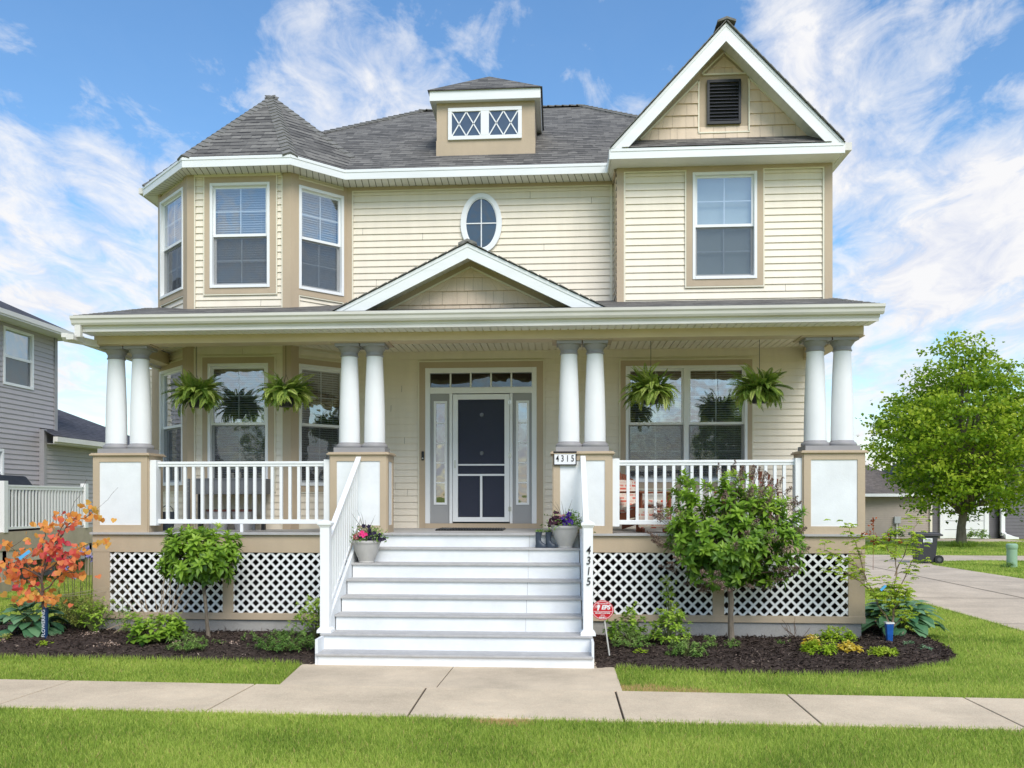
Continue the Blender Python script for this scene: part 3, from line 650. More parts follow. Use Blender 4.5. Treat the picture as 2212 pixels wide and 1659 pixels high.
# porch deck, skirt, lattice --------------------------------------
m = MB(); n = 0; y = 11.56
while y < 13.66:
    m.box(-6.36, 3.95, y, min(y+.134, 13.67), FZ-.028, FZ); y += .14
m.build('porch_floor', MT['tread'], H)
m = MB(); m.box(-6.34, -2.66, 11.60, 11.66, 1.13, 1.37); m.box(.31, 3.94, 11.60, 11.66, 1.15, 1.37)
for a, b in ((-6.34, -6.10), (-4.52, -4.375), (-2.80, -2.66), (.31, .40), (2.01, 2.157), (3.73, 3.94)): m.box(a, b, 11.604, 11.66, .315, 1.14)
m.box(-6.345, -2.66, 11.596, 11.66, .225, .315); m.box(.31, 3.945, 11.596, 11.66, .25, .34)
m.box(-6.34, -6.28, 11.66, 13.8, .225, 1.37); m.box(3.88, 3.94, 11.66, 13.67, .25, 1.37); m.box(-2.66, .31, 11.64, 11.7, .9, 1.37)
m.build('porch_skirt', MT['tan'], H, bevel=.004)
m = MB(); m.box(-6.30, 3.90, 11.63, 11.75, -.1, .30); m.box(-6.30, -6.2, 11.75, 13.8, -.1, .3); m.box(3.8, 3.9, 11.75, 21.2, -.1, .3); m.box(-6.42, -6.30, 13.83, 21.2, -.1, .3); m.build('foundation', MT['found'], H)
MB().box(-6.2, 3.8, 12.35, 12.4, -.05, 1.36).build('under_porch_shade_sheet', mat('under_porch_dark', (.03, .022, .02), .95, .3), H)  # near-black sheet standing in for the shade under the porch
def clipline(cx, cz, sx, sz, x0, x1, z0, z1, wd):
    # polygon of a strip along (sx,sz), clipped to a rectangle
    L = 6; nx, nz = -sz*wd/2, sx*wd/2
    poly = [(cx-sx*L-nx, cz-sz*L-nz), (cx+sx*L-nx, cz+sz*L-nz), (cx+sx*L+nx, cz+sz*L+nz), (cx-sx*L+nx, cz-sz*L+nz)]
    for ax, lim, sg in ((0, x0, 1), (0, x1, -1), (1, z0, 1), (1, z1, -1)):
        o = []
        for i in range(len(poly)):
            p, q = poly[i], poly[(i+1) % len(poly)]; dp = (p[ax]-lim)*sg; dq = (q[ax]-lim)*sg
            if dp >= 0: o.append(p)
            if (dp >= 0) != (dq >= 0): t = dp/(dp-dq); o.append((p[0]+(q[0]-p[0])*t, p[1]+(q[1]-p[1])*t))
        poly = o
        if len(poly) < 3: return None
    return poly
for (x0, x1, z0, z1) in ((-6.10, -4.52, .31, 1.135), (-4.375, -2.80, .31, 1.135), (.40, 2.01, .335, 1.155), (2.157, 3.73, .335, 1.155)):
    m = MB(); p = .097; r2 = math.sqrt(.5)
    for lay, (sx, sz) in enumerate(((r2, r2), (r2, -r2))):
        k = -20
        while k < 20:
            cx = (x0+x1)/2+k*p*math.sqrt(2); cz = z0
            poly = clipline(cx, cz, sx, sz, x0, x1, z0, z1, .0315)
            if poly: m.prism([(a, 11.612+lay*.008, b) for a, b in poly], (0, .007, 0))
            k += 1
    m.build('lattice_panel', MT['white'], H)

# steps ------------------------------------------------------------
RZ = [.134+.181*k for k in range(8)]
def kY(k): return 9.6+.28*(k-1)
m = MB()
for k in range(1, 9):
    z1 = RZ[k-1]-.026; z0 = 0 if k == 1 else RZ[k-2]
    xa, xb = (-2.66, .37) if k == 1 else (-2.69, .375) if k == 2 else (-2.60, .275)
    y = kY(k)+.025
    if k < 3: m.box(xa, xb, y, y+.02, z0, z1)
    else:
        m.box(xa, -.372, y, y+.02, z0, z1); m.box(-.369, xb, y, y+.02, z0, z1)
# stringers
for xs_, xe in ((-2.655, -2.612), (.285, .325)):
    m.prism([(xs_, 10.0, .0), (xs_, 10.0, .50), (xs_, 11.6, 1.52-.06), (xs_, 11.6, 0.85), (xs_, 10.6, .0)], (xe-xs_, 0, 0))
for xa, xb in ((-2.69, -2.665), (.375, .395)): m.box(xa-.006, xb, 9.63, 10.25, 0, .288)
st = m.build('stairs', MT['whitepaint'], H)
for k in range(1, 9):
    xa, xb = (-2.685, .385) if k == 1 else (-2.71, .39) if k == 2 else (-2.612, .284)
    m = MB()
    if k == 8: m.box(xa, xb, 11.548, 11.56, FZ-.028, FZ-.001)
    else:
        y = kY(k); m.box(xa, xb, y, y+.137, RZ[k-1]-.026, RZ[k-1]); m.box(xa, xb, y+.142, y+.32, RZ[k-1]-.026, RZ[k-1])
    m.build('tread', MT['tread'], st, bevel=.005)
# stair posts and rails
posts = []
for xa in (-2.725, .285):
    m = MB(); m.box(xa, xa+.11, 9.93, 10.04, RZ[1], 1.53); p = m.build('stair_post', MT['white'], H, bevel=.005)
    c = MB(); cx, cy = xa+.055, 9.985
    def fr_(z, r): return [(cx-r, cy-r, z), (cx+r, cy-r, z), (cx+r, cy+r, z), (cx-r, cy+r, z)]
    def stack(c, rs):
        for (z, r), (z2, r2) in zip(rs[:-1], rs[1:]): c.hexa(fr_(z, r)+fr_(z2, r2))
    stack(c, [(1.53, .06), (1.55, .068), (1.555, .078), (1.578, .078), (1.61, .02)]); c.build('post_cap', MT['white'], p)
    c = MB(); stack(c, [(RZ[1]+.001, .085), (RZ[1]+.03, .083), (RZ[1]+.06, .06)]); c.build('post_skirt', MT['white'], p)
    posts.append(p)
for xc in (-2.655, .33):
    m = MB(); y0, y1 = 10.04, 11.60; sl_ = .646
    def sr(m, za, th, wd): m.hexa([(xc-wd, y0, za-th), (xc+wd, y0, za-th), (xc+wd, y1, za-th+sl_*(y1-y0)), (xc-wd, y1, za-th+sl_*(y1-y0)), (xc-wd, y0, za), (xc+wd, y0, za), (xc+wd, y1, za+sl_*(y1-y0)), (xc-wd, y1, za+sl_*(y1-y0))])
    sr(m, 1.415, .035, .034); sr(m, 1.378, .035, .024); sr(m, .62, .05, .022); r_ = m.build('stair_railing', MT['white'], H, bevel=.004)
    y = y0+.08
    while y < y1-.04:
        MB().box(xc-.017, xc+.017, y-.017, y+.017, .60+sl_*(y-y0), 1.36+sl_*(y-y0)).build('baluster', MT['white'], r_); y += .112
# level railings
for xa, xb in ((-5.575, -3.04), (.705, 3.18)):
    m = MB(); m.box(xa+.1, xb-.1, 11.715, 11.785, 2.33, 2.365); m.box(xa+.1, xb-.1, 11.725, 11.775, 2.295, 2.33); m.box(xa+.1, xb-.1, 11.725, 11.775, 1.515, 1.575); m.box((xa+xb)/2-.02, (xa+xb)/2+.02, 11.73, 11.77, FZ, 1.515)
    r_ = m.build('porch_railing', MT['white'], H, bevel=.005)
    for a, b in ((xa, xa+.105), (xb-.105, xb)): MB().box(a, b, 11.65, 11.80, 1.49, 2.385).build('end_post', MT['white'], r_, bevel=.004)
    n = 18; proto = None; x0_ = xa+.105; sp_ = (xb-xa-.21)/(n+1)
    for i in range(n):
        x = x0_+sp_*(i+1); MB().box(x-.0195, x+.0195, 11.73, 11.77, 1.575, 2.295).build('baluster', MT['white'], r_)

# pedestals and columns --------------------------------------------
for xa in (-6.33, -3.04, -.055, 3.173):
    xb = xa+.757; y0, y1 = 11.62, 12.05
    m = MB(); m.box(xa, xb, y0, y1, FZ, 2.445); pd = m.build('pedestal', MT['tan'], H, bevel=.004)
    m = MB(); bw = .085
    m.box(xa-.003, xa+bw, y0-.018, y0, FZ+.10, 2.36); m.box(xb-bw, xb+.003, y0-.018, y0, FZ+.10, 2.36); m.box(xa-.003, xb+.003, y0-.018, y0, 2.36, 2.445); m.box(xa-.003, xb+.003, y0-.018, y0, FZ, FZ+.10)
    for xx, sg in ((xa, -1), (xb, 1)):
        x2 = xx+sg*.016; m.box(xx, x2, y0, y0+bw, FZ+.1, 2.36); m.box(xx, x2, y1-bw, y1, FZ+.1, 2.36); m.box(xx, x2, y0, y1, 2.36, 2.445); m.box(xx, x2, y0, y1, FZ, FZ+.1)
    m.build('panel_frame', MT['tan'], pd)
    m = MB(); m.box(xa+bw, xb-bw, y0-.005, y0-.001, FZ+.10, 2.36)
    for xx, sg in ((xa, -1), (xb, 1)): m.box(xx+sg*.001, xx+sg*.005, y0+bw, y1-bw, FZ+.1, 2.36)
    m.build('panel', MT['whitepaint'], pd)
    m = MB(); m.box(xa-.045, xb+.045, y0-.05, y1+.05, 2.445, 2.465); m.box(xa-.03, xb+.03, y0-.035, y1+.035, 2.465, 2.48); m.build('cap', MT['tan'], pd, bevel=.004)
    cy = 11.84
    for cx in (xa+.757/2-.174, xa+.757/2+.174):
        zb, zt = 2.60, 3.80
        prof = [(.142-.034*(t**1.8), zb+(zt-zb)*t) for t in [i/14 for i in range(15)]]
        co = MB().lathe(cx, cy, prof, 36).build('column', MT['column'], H, smooth=True)
        m = MB(); m.lathe(cx, cy, [(.165, 2.54), (.176, 2.55), (.18, 2.565), (.176, 2.585), (.163, 2.598), (.15, 2.603), (.147, 2.612), (.143, 2.618)], 36); m.box(cx-.1735, cx+.1735, cy-.185, cy+.185, 2.48, 2.545); m.build('column_base', MT['greytrim'], co, smooth=True)
        m = MB(); m.lathe(cx, cy, [(.112, 3.785), (.122, 3.79), (.124, 3.80), (.114, 3.81), (.112, 3.845), (.118, 3.85), (.122, 3.86), (.14, 3.885), (.152, 3.90), (.154, 3.915)], 36); m.box(cx-.165, cx+.165, cy-.165, cy+.165, 3.915, 3.955); m.build('capital', MT['greytrim'], co, smooth=True)
    MB().box(xa-.02, xb+.02, 11.64, 12.08, 3.955, 3.97).build('beam_plate', MT['tan'], H)

# beam, ceiling, gutter --------------------------------------------
MT['beam'] = mat('beam_cladding', (.62, .51, .345), .5, .06, 1.2, .05, 50, streak=4)
m = MB(); m.box(-6.33, 3.93, 11.62, 11.90, 3.97, 4.15); m.box(-6.33, -6.12, 11.90, 13.83, 3.972, 4.15); m.box(3.72, 3.93, 11.90, 13.65, 3.972, 4.15); m.build('porch_beam', MT['beam'], H, bevel=.004)
m = MB(); m.box(-6.336, 3.936, 11.614, 11.62, 4.09, 4.135); m.build('beam_trim', MT['tan'], H)
m = MB(); x = -6.12
while x < 3.72:
    m.box(x, x+.088, 11.90, 13.66, 4.160, 4.18); x += .1016
m.box(-6.12, 3.72, 11.9, 13.66, 4.178, 4.185); m.build('porch_ceiling', MT['creamtrim'], H)
m = MB(); x = -6.36
while x < 3.96:
    m.box(x, x+.088, 11.31, 11.62, 4.080, 4.095); x += .1016
m.box(-6.36, 3.98, 11.31, 11.62, 4.094, 4.10); m.build('porch_soffit', MT['soffit'], H)
m = MB(); m.box(-6.36, 4.0, 11.285, 11.31, 4.075, 4.20); m.box(-6.37, 4.01, 11.278, 11.285, 4.12, 4.20); m.build('porch_fascia', MT['gutter'], H)
def gutter(pA, pB, out_, z, name='gutter', depth=.11, mt='gutter'):
    A = Vector((*pA, 0)); B = Vector((*pB, 0)); o = Vector((*out_, 0)).normalized()
    pr = [(0, 0), (.055, 0), (.075, .025), (.085, .06), (.105, .08), (.11, .115), (.095, .115), (.088, .085), (.07, .065), (.06, .01), (.01, .01), (.006, .10), (0, .10)]
    m = MB(); m.prism([tuple(A+o*a+Vector((0, 0, z+b))) for a, b in pr], tuple(B-A)); return m.build(name, MT[mt], H)
gutter((-6.42, 11.278), (4.04, 11.278), (0, -1), 4.155)
m = MB(); m.box(-6.38, -6.30, 11.22, 11.28, 4.0, 4.16); m.prism([(-6.52, 11.15, 3.985), (-6.52, 11.21, 3.935), (-6.34, 11.64, 3.935), (-6.34, 11.64, 4.02), (-6.52, 11.15, 4.04)], (.07, .02, 0)); m.hexa([(-6.46, 11.16, 3.955), (-6.36, 11.16, 3.955), (-6.36, 13.9, 3.93), (-6.44, 13.9, 3.93), (-6.46, 11.16, 4.02), (-6.36, 11.16, 4.02), (-6.36, 13.9, 4.0), (-6.44, 13.9, 4.0)])
m.build('downspout', MT['gutter'], H)

# roofs -------------------------------------------------------------
def roofface(m, pts, eave):
    P = [Vector(p) for p in pts]; e = Vector(eave).normalized(); nrm = (P[1]-P[0]).cross(P[2]-P[0]).normalized(); up = nrm.cross(e); up = up if up.z > 0 else -up
    m.quad(*P, uv=[(p.dot(e), p.dot(up)) for p in P])
    # underside
def caps(m, a, b, wd=.13, st=.14):
    a = Vector(a); b = Vector(b); L = (b-a).length; d = (b-a)/L; n = max(1, int(L/st)); side = d.cross(Vector((0, 0, 1))).normalized(); up = side.cross(d)
    for i in range(n):
        p = a+d*(L*i/n); q = a+d*(L*(i+1.25)/n); u0 = up*.030; u1 = up*.014
        m.hexa([p-side*wd-up*.05, q-side*wd-up*.05, q-up*.005, p-up*.005, p-side*wd-up*.05+u0, q-side*wd-up*.05+u1, q+u1, p+u0])
        m.hexa([p-up*.005, q-up*.005, q+side*wd-up*.05, p+side*wd-up*.05, p+u0, q+u1, q+side*wd-up*.05+u1, p+side*wd-up*.05+u0])
PY0, PZ0 = 11.235, 4.278; PS = .263
def pz(y): return PZ0+PS*(y-PY0)
m = MB(); roofface(m, [(-6.36, PY0, PZ0), (3.93, PY0, PZ0), (3.99, 13.68, pz(13.68)), (-6.44, 13.86, pz(13.86))], (1, 0, 0)); m.quad((-6.36, PY0, PZ0-.012), (-6.44, 13.86, pz(13.86)-.012), (3.99, 13.68, pz(13.68)-.012), (3.93, PY0, PZ0-.012)); m.build('porch_roof', MT['shingle'], H)
# ragged shingle edge along rakes
m = MB()
for side_, xe in ((-1, -6.37), (1, 3.935)):
    y = PY0-.01
    while y < 13.5:
        w_ = random.uniform(.02, .06); xx = xe+(-.03 if side_ < 0 else .025)*(y-PY0)
        m.box(xx-side_*.08, xx+side_*w_, y, y+.13, pz(y)-.004, pz(y)+.012); y += .135
m.box(-6.38, 3.95, PY0-.012, PY0+.1, PZ0-.006, PZ0+.010)
m.build('drip_edge', MT['cap'], H)
# side infill under the porch roof ends
m = MB(); 
for xx in (-6.34, 3.925): m.prism([(xx, 11.62, 4.15), (xx, 11.62, pz(11.62)-.02), (xx, 13.66, pz(13.66)-.02), (xx, 13.66, 4.15)], (.012, 0, 0))
m.build('rake_panel', MT['cream'], H)
# main hip roof
ml = -6.67; mr = 4.10; my0, my1 = 13.27, 21.3; rz = 9.55; ry = 17.28; ra, rb = -2.71, .498
A_, B_, C_, D_ = (ml, my0, EZ), (mr, my0, EZ), (mr, my1, EZ), (ml, my1, EZ); Ra, Rb = (ra, ry, rz), (rb, ry, rz)
m = MB(); zq = EZ+.57*(rz-EZ)/(ry-my0); roofface(m, [(-6.1, my0, EZ), B_, Rb, Ra, (-6.1, my0+.57, zq)], (1, 0, 0)); roofface(m, [B_, C_, Rb], (0, 1, 0)); roofface(m, [C_, D_, Ra, Rb], (-1, 0, 0)); roofface(m, [D_, (ml, my0+.57, EZ), (-6.1, my0+.57, zq), Ra], (0, -1, 0))
mroof = m.build('main_roof', MT['shingle'], H)
m = MB(); caps(m, (-6.1, my0+.57, zq), Ra); caps(m, B_, Rb); caps(m, (ra-.02, ry, rz), (rb, ry, rz)); m.build('ridge_cap', MT['cap'], mroof)
# turret roof
tc_ = [(-5.53, 12.62), (-3.90, 12.62), (-2.75, 13.77), (-2.75, 15.40), (-3.90, 16.55), (-5.53, 16.55), (-6.68, 15.40), (-6.68, 13.77)]; ap = (-4.83, 14.58, 8.66)
m = MB(); 
for i in range(8):
    a = tc_[i]; b = tc_[(i+1) % 8]; roofface(m, [(*a, EZ+.004), (*b, EZ+.004), ap], (b[0]-a[0], b[1]-a[1], 0))
tr_ = m.build('turret_roof', MT['shingle'], H)
m = MB(); 
for i in (7, 0, 1, 2): caps(m, (*tc_[i], EZ+.004), ap, .11)
m.build('ridge_cap', MT['cap'], tr_)
# upper fascia band
pathF = [(-6.68, 13.77), (-5.53, 12.62), (-3.90, 12.62), (-3.25, 13.27), (.80, 13.27)]
m = MB()
for i in range(4):
    a, b = pathF[i], pathF[i+1]; fr = frame(a, b); L = math.hypot(b[0]-a[0], b[1]-a[1]); m.fbox(fr, 0, L, -.02, .0, FB, EZ-.004); m.fbox(fr, 0, L, 0, .008, EZ-.05, EZ-.012)
m.build('eave_fascia', MT['whitefascia'], H)
m = MB(); z = FB+.008
def soff(m, pts): m.quad(*[(x, y, z) for x, y in reversed(pts)])
soff(m, [pathF[0], pathF[1], P1, P0]); soff(m, [pathF[1], pathF[2], P2, P1]); soff(m, [pathF[2], pathF[3], P3, P2]); soff(m, [pathF[3], pathF[4], (.88, YM), P3]); soff(m, [(-6.68, 13.77), P0, (-6.42, 21.2), (-6.68, 21.2)])
sf = m.build('eave_soffit', MT['soffit'], H)
m = MB()
for a, b, ia, ib, n in ((pathF[0], pathF[1], P0, P1, 14), (pathF[1], pathF[2], P1, P2, 16), (pathF[2], pathF[3], P2, P3, 9), (pathF[3], pathF[4], P3, (.88, YM), 40)):
    for k in range(n):
        t = (k+.5)/n; p = Vector((a[0]+(b[0]-a[0])*t, a[1]+(b[1]-a[1])*t, z-.002)); q = Vector((ia[0]+(ib[0]-ia[0])*t, ia[1]+(ib[1]-ia[1])*t, z-.002)); d = Vector((b[0]-a[0], b[1]-a[1], 0)).normalized()*.006
        m.quad(p-d, q-d, q+d, p+d)
m.build('vent_slot', mat('soffit_groove', (.25, .24, .2), .7), sf)
m = MB(); m.box(-6.77, -6.69, 13.80, 21.2, 6.80, 6.89); m.box(-6.69, -6.67, 13.79, 21.2, FB, EZ-.005); m.build('side_gutter', MT['gutter'], H)
# front gable over the bump-out
GX, GH = 2.395, 1.635; GA = 8.65; gs = (GA-EZ)/GH; gy0 = 12.74
m = MB(); roofface(m, [(GX-GH-.02, gy0-.03, EZ+.01-.02*gs), (GX, gy0-.03, GA+.015), (GX, 16.1, GA+.015), (GX-GH-.02, 16.1, EZ+.01-.02*gs)], (0, -1, 0)); roofface(m, [(GX, gy0-.03, GA+.015), (GX+GH+.02, gy0-.03, EZ+.01-.02*gs), (GX+GH+.02, 16.1, EZ+.01-.02*gs), (GX, 16.1, GA+.015)], (0, 1, 0))
groof = m.build('gable_roof', MT['shingle'], H); m = MB(); caps(m, (GX, gy0-.06, GA+.03), (GX, 15.9, GA+.03), .13)
for sg in (-1, 1):
    for i in range(16): 
        t = (i+.5)/16; x = GX+sg*GH*t; zz_ = GA+.012-gs*GH*t; m.hexa([(x-sg*.05, gy0-.045, zz_+.05*gs), (x-sg*.05, gy0, zz_+.05*gs), (x+sg*.05, gy0, zz_-.05*gs), (x+sg*.05, gy0-.045, zz_-.05*gs), (x-sg*.05, gy0-.045, zz_+.05*gs+.02), (x-sg*.05, gy0, zz_+.05*gs+.02), (x+sg*.05, gy0, zz_-.05*gs+.01), (x+sg*.05, gy0-.045, zz_-.05*gs+.01)])
m.build('ridge_cap', MT['cap'], groof)
def gable(GX, GA, GH, EZ_, yf, yw, vb, cz0, shtri, tw, name):
    s = (GA-EZ_)/GH; m = MB()
    for sg in (-1, 1):
        m.prism([(GX, yf, GA), (GX, yf, GA-vb), (GX+sg*(GH-vb/s*.0-.0)-sg*vb/s, yf, EZ_), (GX+sg*GH, yf, EZ_)], (0, .022, 0))
        m.prism([(GX, yf-.008, GA-.006), (GX, yf-.008, GA-.05), (GX+sg*(GH-.05/s), yf-.008, EZ_), (GX+sg*GH, yf-.008, EZ_)], (0, .008, 0))
    r = m.build(name, MT['whitefascia'], H)
    m = MB()
    for sg in (-1, 1):
        L = math.hypot(GH, GA-EZ_); n = int(L/.1016)
        for k in range(n):
            t0, t1 = k/n, (k+.93)/n
            def P(t, y): return (GX+sg*GH*t, y, GA-vb*.62-s*GH*t)
            m.quad(P(t0, yf+.02), P(t1, yf+.02), P(t1, yw), P(t0, yw))
            m.quad(*[Vector(p)+Vector((0, 0, .006)) for p in (P(t0, yf+.02), P((k+1)/n, yf+.02), P((k+1)/n, yw), P(t0, yw))])
    m.build('rake_soffit', MT['soffit'], r)
    return r
gable(GX, GA, GH, EZ, gy0, YG, .262, 0, None, 0, 'gable_rake')
m = MB(); m.prism([(GX-GH+.1, YG, EZ-.2), (GX+GH-.1, YG, EZ-.2), (GX+GH-.1, YG, EZ+.05), (GX, YG, GA-.05), (GX-GH+.1, YG, EZ+.05)], (0, .05, 0)); gw = m.build('gable_wall', MT['tan'], H)
def shakes(m, y, rows, xl, xr, holes=(), pr=.022, seed=1):
    rd = random.Random(seed)
    for (z0, z1) in rows:
        a = xl(z0); b = xr(z0); x = a
        while x < b:
            w_ = rd.uniform(.10, .21); x2 = min(b, x+w_)
            if x2-x > .008:
                segs = [(x+.002, x2-.002)]
                for (h0, h1, q0, q1) in holes:
                    if q0 < (z0+z1)/2 < q1:
                        ns = []
                        for (c_, d_) in segs:
                            if h1 <= c_ or h0 >= d_: ns.append((c_, d_)); continue
                            if h0 > c_: ns.append((c_, h0))
                            if h1 < d_: ns.append((h1, d_))
                        segs = ns
                for (c_, d_) in segs:
                    cu, du = max(c_, xl(z1)), min(d_, xr(z1))
                    if du < cu: cu = du = max(min((c_+d_)/2, xr(z1)), xl(z1))
                    j = rd.uniform(0, .004)
                    m.quad((c_, y-pr-j, z0), (d_, y-pr-j, z0), (du, y-.003-j, z1), (cu, y-.003-j, z1)); m.quad((c_, y, z0), (d_, y, z0), (d_, y-pr-j, z0), (c_, y-pr-j, z0))
            x = x2
MT['shake'] = mat('tan_shakes', (.76, .61, .46), .6, .07, 4, .4, 50, streak=.12)
xl = lambda z: 1.23+(z-7.17)/.99; xr = lambda z: 3.65-(z-7.17)/.99
m = MB(); rows = [(7.16+.175*k, 7.16+.175*(k+1)) for k in range(5)]+[(8.11, 8.20), (8.20, 8.36)]
shakes(m, YG-.002, rows[:5], xl, xr, holes=[(2.08, 2.79, 7.25, 8.10)], seed=3); m.build('gable_shakes', MT['shake'], gw)
m = MB(); shakes(m, YG-.002, rows[5:], xl, xr, seed=4); m.build('gable_shakes', MT['shake'], gw)
m = MB(); c = .02
def slope_strip(m, x0, z0, x1, z1, y, w_, th=.02):
    d = Vector((x1-x0, 0, z1-z0)).normalized(); n = Vector((-d.z, 0, d.x)); n = n if n.z > 0 else -n; a = Vector((x0, y, z0)); b = Vector((x1, y, z1)); m.prism([a, b, b+n*w_, a+n*w_], (0, th, 0))
yq = YG-.03
slope_strip(m, 1.23, 7.17, 2.08, 7.17+.85*.99, yq, c); slope_strip(m, 3.65, 7.17, 2.79, 7.17+.86*.99, yq, c); m.box(2.06, 2.08, yq, yq+.02, 7.25, 8.02); m.box(2.79, 2.81, yq, yq+.02, 7.25, 8.02); m.box(2.06, 2.81, yq, yq+.02, 7.235, 7.255)
m.box(2.13, 2.75, yq, yq+.02, 8.09, 8.11); slope_strip(m, 2.13, 8.11, 2.44, 8.11+.31*.96, yq, c); slope_strip(m, 2.75, 8.11, 2.44, 8.11+.31*.96, yq, c)
m.build('channel_trim', MT['creamtrim'], gw)
m = MB(); m.box(2.19, 2.68, YG-.05, YG-.02, 7.36, 7.40); m.box(2.19, 2.68, YG-.05, YG-.02, 7.97, 8.01); m.box(2.19, 2.225, YG-.05, YG-.02, 7.40, 7.97); m.box(2.645, 2.68, YG-.05, YG-.02, 7.40, 7.97); m.box(2.225, 2.645, YG-.012, YG-.006, 7.4, 7.97)
vt = m.build('gable_vent', MT['black'], H); m = MB(); 
for k in range(11): z = 7.415+k*.05; m.hexa([(2.225, YG-.047, z), (2.645, YG-.047, z), (2.645, YG-.015, z+.03), (2.225, YG-.015, z+.03), (2.225, YG-.047, z+.006), (2.645, YG-.047, z+.006), (2.645, YG-.015, z+.036), (2.225, YG-.015, z+.036)])
m.build('louver', mat('louver_black', (.035, .037, .045), .3), vt)
m = MB(); m.box(.76, 4.03, gy0, gy0+.02, FB, EZ-.002); m.box(.76, 4.03, gy0-.008, gy0, EZ-.05, EZ-.01); m.box(.74, .76, gy0, 13.28, FB, EZ+.0); m.box(4.03, 4.05, gy0, 21, FB, EZ); m.build('cornice', MT['whitefascia'], H)
m = MB(); roofface(m, [(.92, gy0-.02, EZ+.004), (3.87, gy0-.02, EZ+.004), (3.72, YG-.02, EZ+.26), (1.07, YG-.02, EZ+.26)], (1, 0, 0)); m.build('cornice_roof', MT['shingle'], H)
m = MB(); z = FB+.006; soff(m, [(.76, gy0), (4.03, gy0), (4.03, YG), (.76, YG)]); soff(m, [(.76, YG), (.87, YG), (.87, YM), (.76, YM)]); soff(m, [(3.99, YG), (4.04, YG), (4.04, 21), (3.99, 21)]); sf = m.build('gable_soffit', MT['soffit'], H)
m = MB(); m.box(4.05, 4.15, gy0+.02, 21, 6.79, 6.90); m.build('side_gutter', MT['gutter'], H)
# porch pediment
PGX, PGA, PGH, PGE = -1.165, 5.167, 1.83, 4.272; ps = (PGA-PGE)/PGH
m = MB(); roofface(m, [(PGX-PGH-.05, 11.31, PGE-.015), (PGX, 11.31, PGA+.012), (PGX, 13.66, PGA+.012), (PGX-PGH-.05, 13.66, PGE-.015)], (0, -1, 0)); roofface(m, [(PGX, 11.31, PGA+.012), (PGX+PGH+.05, 11.31, PGE-.015), (PGX+PGH+.05, 13.66, PGE-.015), (PGX, 13.66, PGA+.012)], (0, 1, 0)); pr_ = m.build('pediment_roof', MT['shingle'], H)
m = MB(); 
for sg in (-1, 1):
    for i in range(14):
        t = (i+.5)/14; x = PGX+sg*PGH*t; zz_ = PGA+.010-ps*PGH*t; q = .055; m.hexa([(x-sg*q, 11.30, zz_+q*ps), (x-sg*q, 11.34, zz_+q*ps), (x+sg*q, 11.34, zz_-q*ps), (x+sg*q, 11.30, zz_-q*ps), (x-sg*q, 11.30, zz_+q*ps+.014), (x-sg*q, 11.34, zz_+q*ps+.014), (x+sg*q, 11.34, zz_-q*ps+.006), (x+sg*q, 11.30, zz_-q*ps+.006)])
caps(m, (PGX, 11.30, PGA+.02), (PGX, 13.6, PGA+.02), .12); m.build('ridge_cap', MT['cap'], pr_)
gable(PGX, PGA, PGH, PGE, 11.335, 11.74, .195, 0, None, 0, 'pediment_rake')
m = MB(); m.prism([(PGX-PGH+.15, 11.74, 4.2), (PGX+PGH-.15, 11.74, 4.2), (PGX+PGH-.15, 11.74, 4.28), (PGX, 11.74, PGA-.06), (PGX-PGH+.15, 11.74, 4.28)], (0, .03, 0)); pw = m.build('pediment_wall', MT['tan'], H)
sl2 = .50; xl = lambda z: PGX-1.19+(z-4.35)/sl2; xr = lambda z: PGX+1.19-(z-4.35)/sl2
m = MB(); rows = [(4.35, 4.46), (4.46, 4.64), (4.64, 4.82), (4.82, 4.94)]; shakes(m, 11.738, rows, xl, xr, seed=5); m.build('pediment_shakes', MT['shake'], pw)
m = MB(); yq = 11.708; slope_strip(m, PGX-1.19, 4.35, PGX, 4.945, yq, .022); slope_strip(m, PGX+1.19, 4.35, PGX, 4.945, yq, .022); m.box(PGX-1.22, PGX+1.22, yq, yq+.02, 4.325, 4.35); m.build('channel_trim', MT['creamtrim'], pw)
# dormer
m = MB(); m.box(-1.922, -.362, 13.9, 16.5, 7.22, 8.20); dm = m.build('dormer', MT['tan'], H)
m = MB(); m.box(-1.93, -.354, 13.893, 13.9, 7.30, 7.55); m.build('dormer_board', MT['tan'], dm)
dX0, dX1, dY = -2.02, -.27, 13.78; de0, de1 = 8.14, 8.30; cxm = (dX0+dX1)/2
m = MB(); m.box(dX0, dX1, dY, dY+.02, de0, de1); m.box(dX0, dX0+.02, dY+.02, 15.6, de0, de1); m.box(dX1-.02, dX1, dY+.02, 15.6, de0, de1); m.box(dX0, dX1, dY+.02, 13.9, de0+.01, de0+.02); m.box(dX0+.02, -1.922, 13.9, 15.6, de0+.01, de0+.02); m.box(-.362, dX1-.02, 13.9, 15.6, de0+.01, de0+.02); m.build('dormer_fascia', MT['whitefascia'], dm)
m = MB(); a = .03; E0, E1 = (dX0-a, dY-a, de1), (dX1+a, dY-a, de1); RA, RB = (cxm, dY+.9, 8.93), (cxm, 16.6, 8.93); E2, E3 = (dX1+a, 16.6, de1), (dX0-a, 16.6, de1)
roofface(m, [E0, E1, RA], (1, 0, 0)); roofface(m, [E1, E2, RB, RA], (0, 1, 0)); roofface(m, [E3, E0, RA, RB], (0, -1, 0)); m.box(dX0-.028, dX1+.028, dY-.028, dY+.3, de1-.008, de1-.002); dr = m.build('dormer_roof', MT['shingle'], dm)
m = MB(); wx0, wx1, wz0, wz1 = -1.737, -.566, 7.55, 8.055; y0, y1 = 13.86, 13.9; b = .06; cm = (wx0+wx1)/2
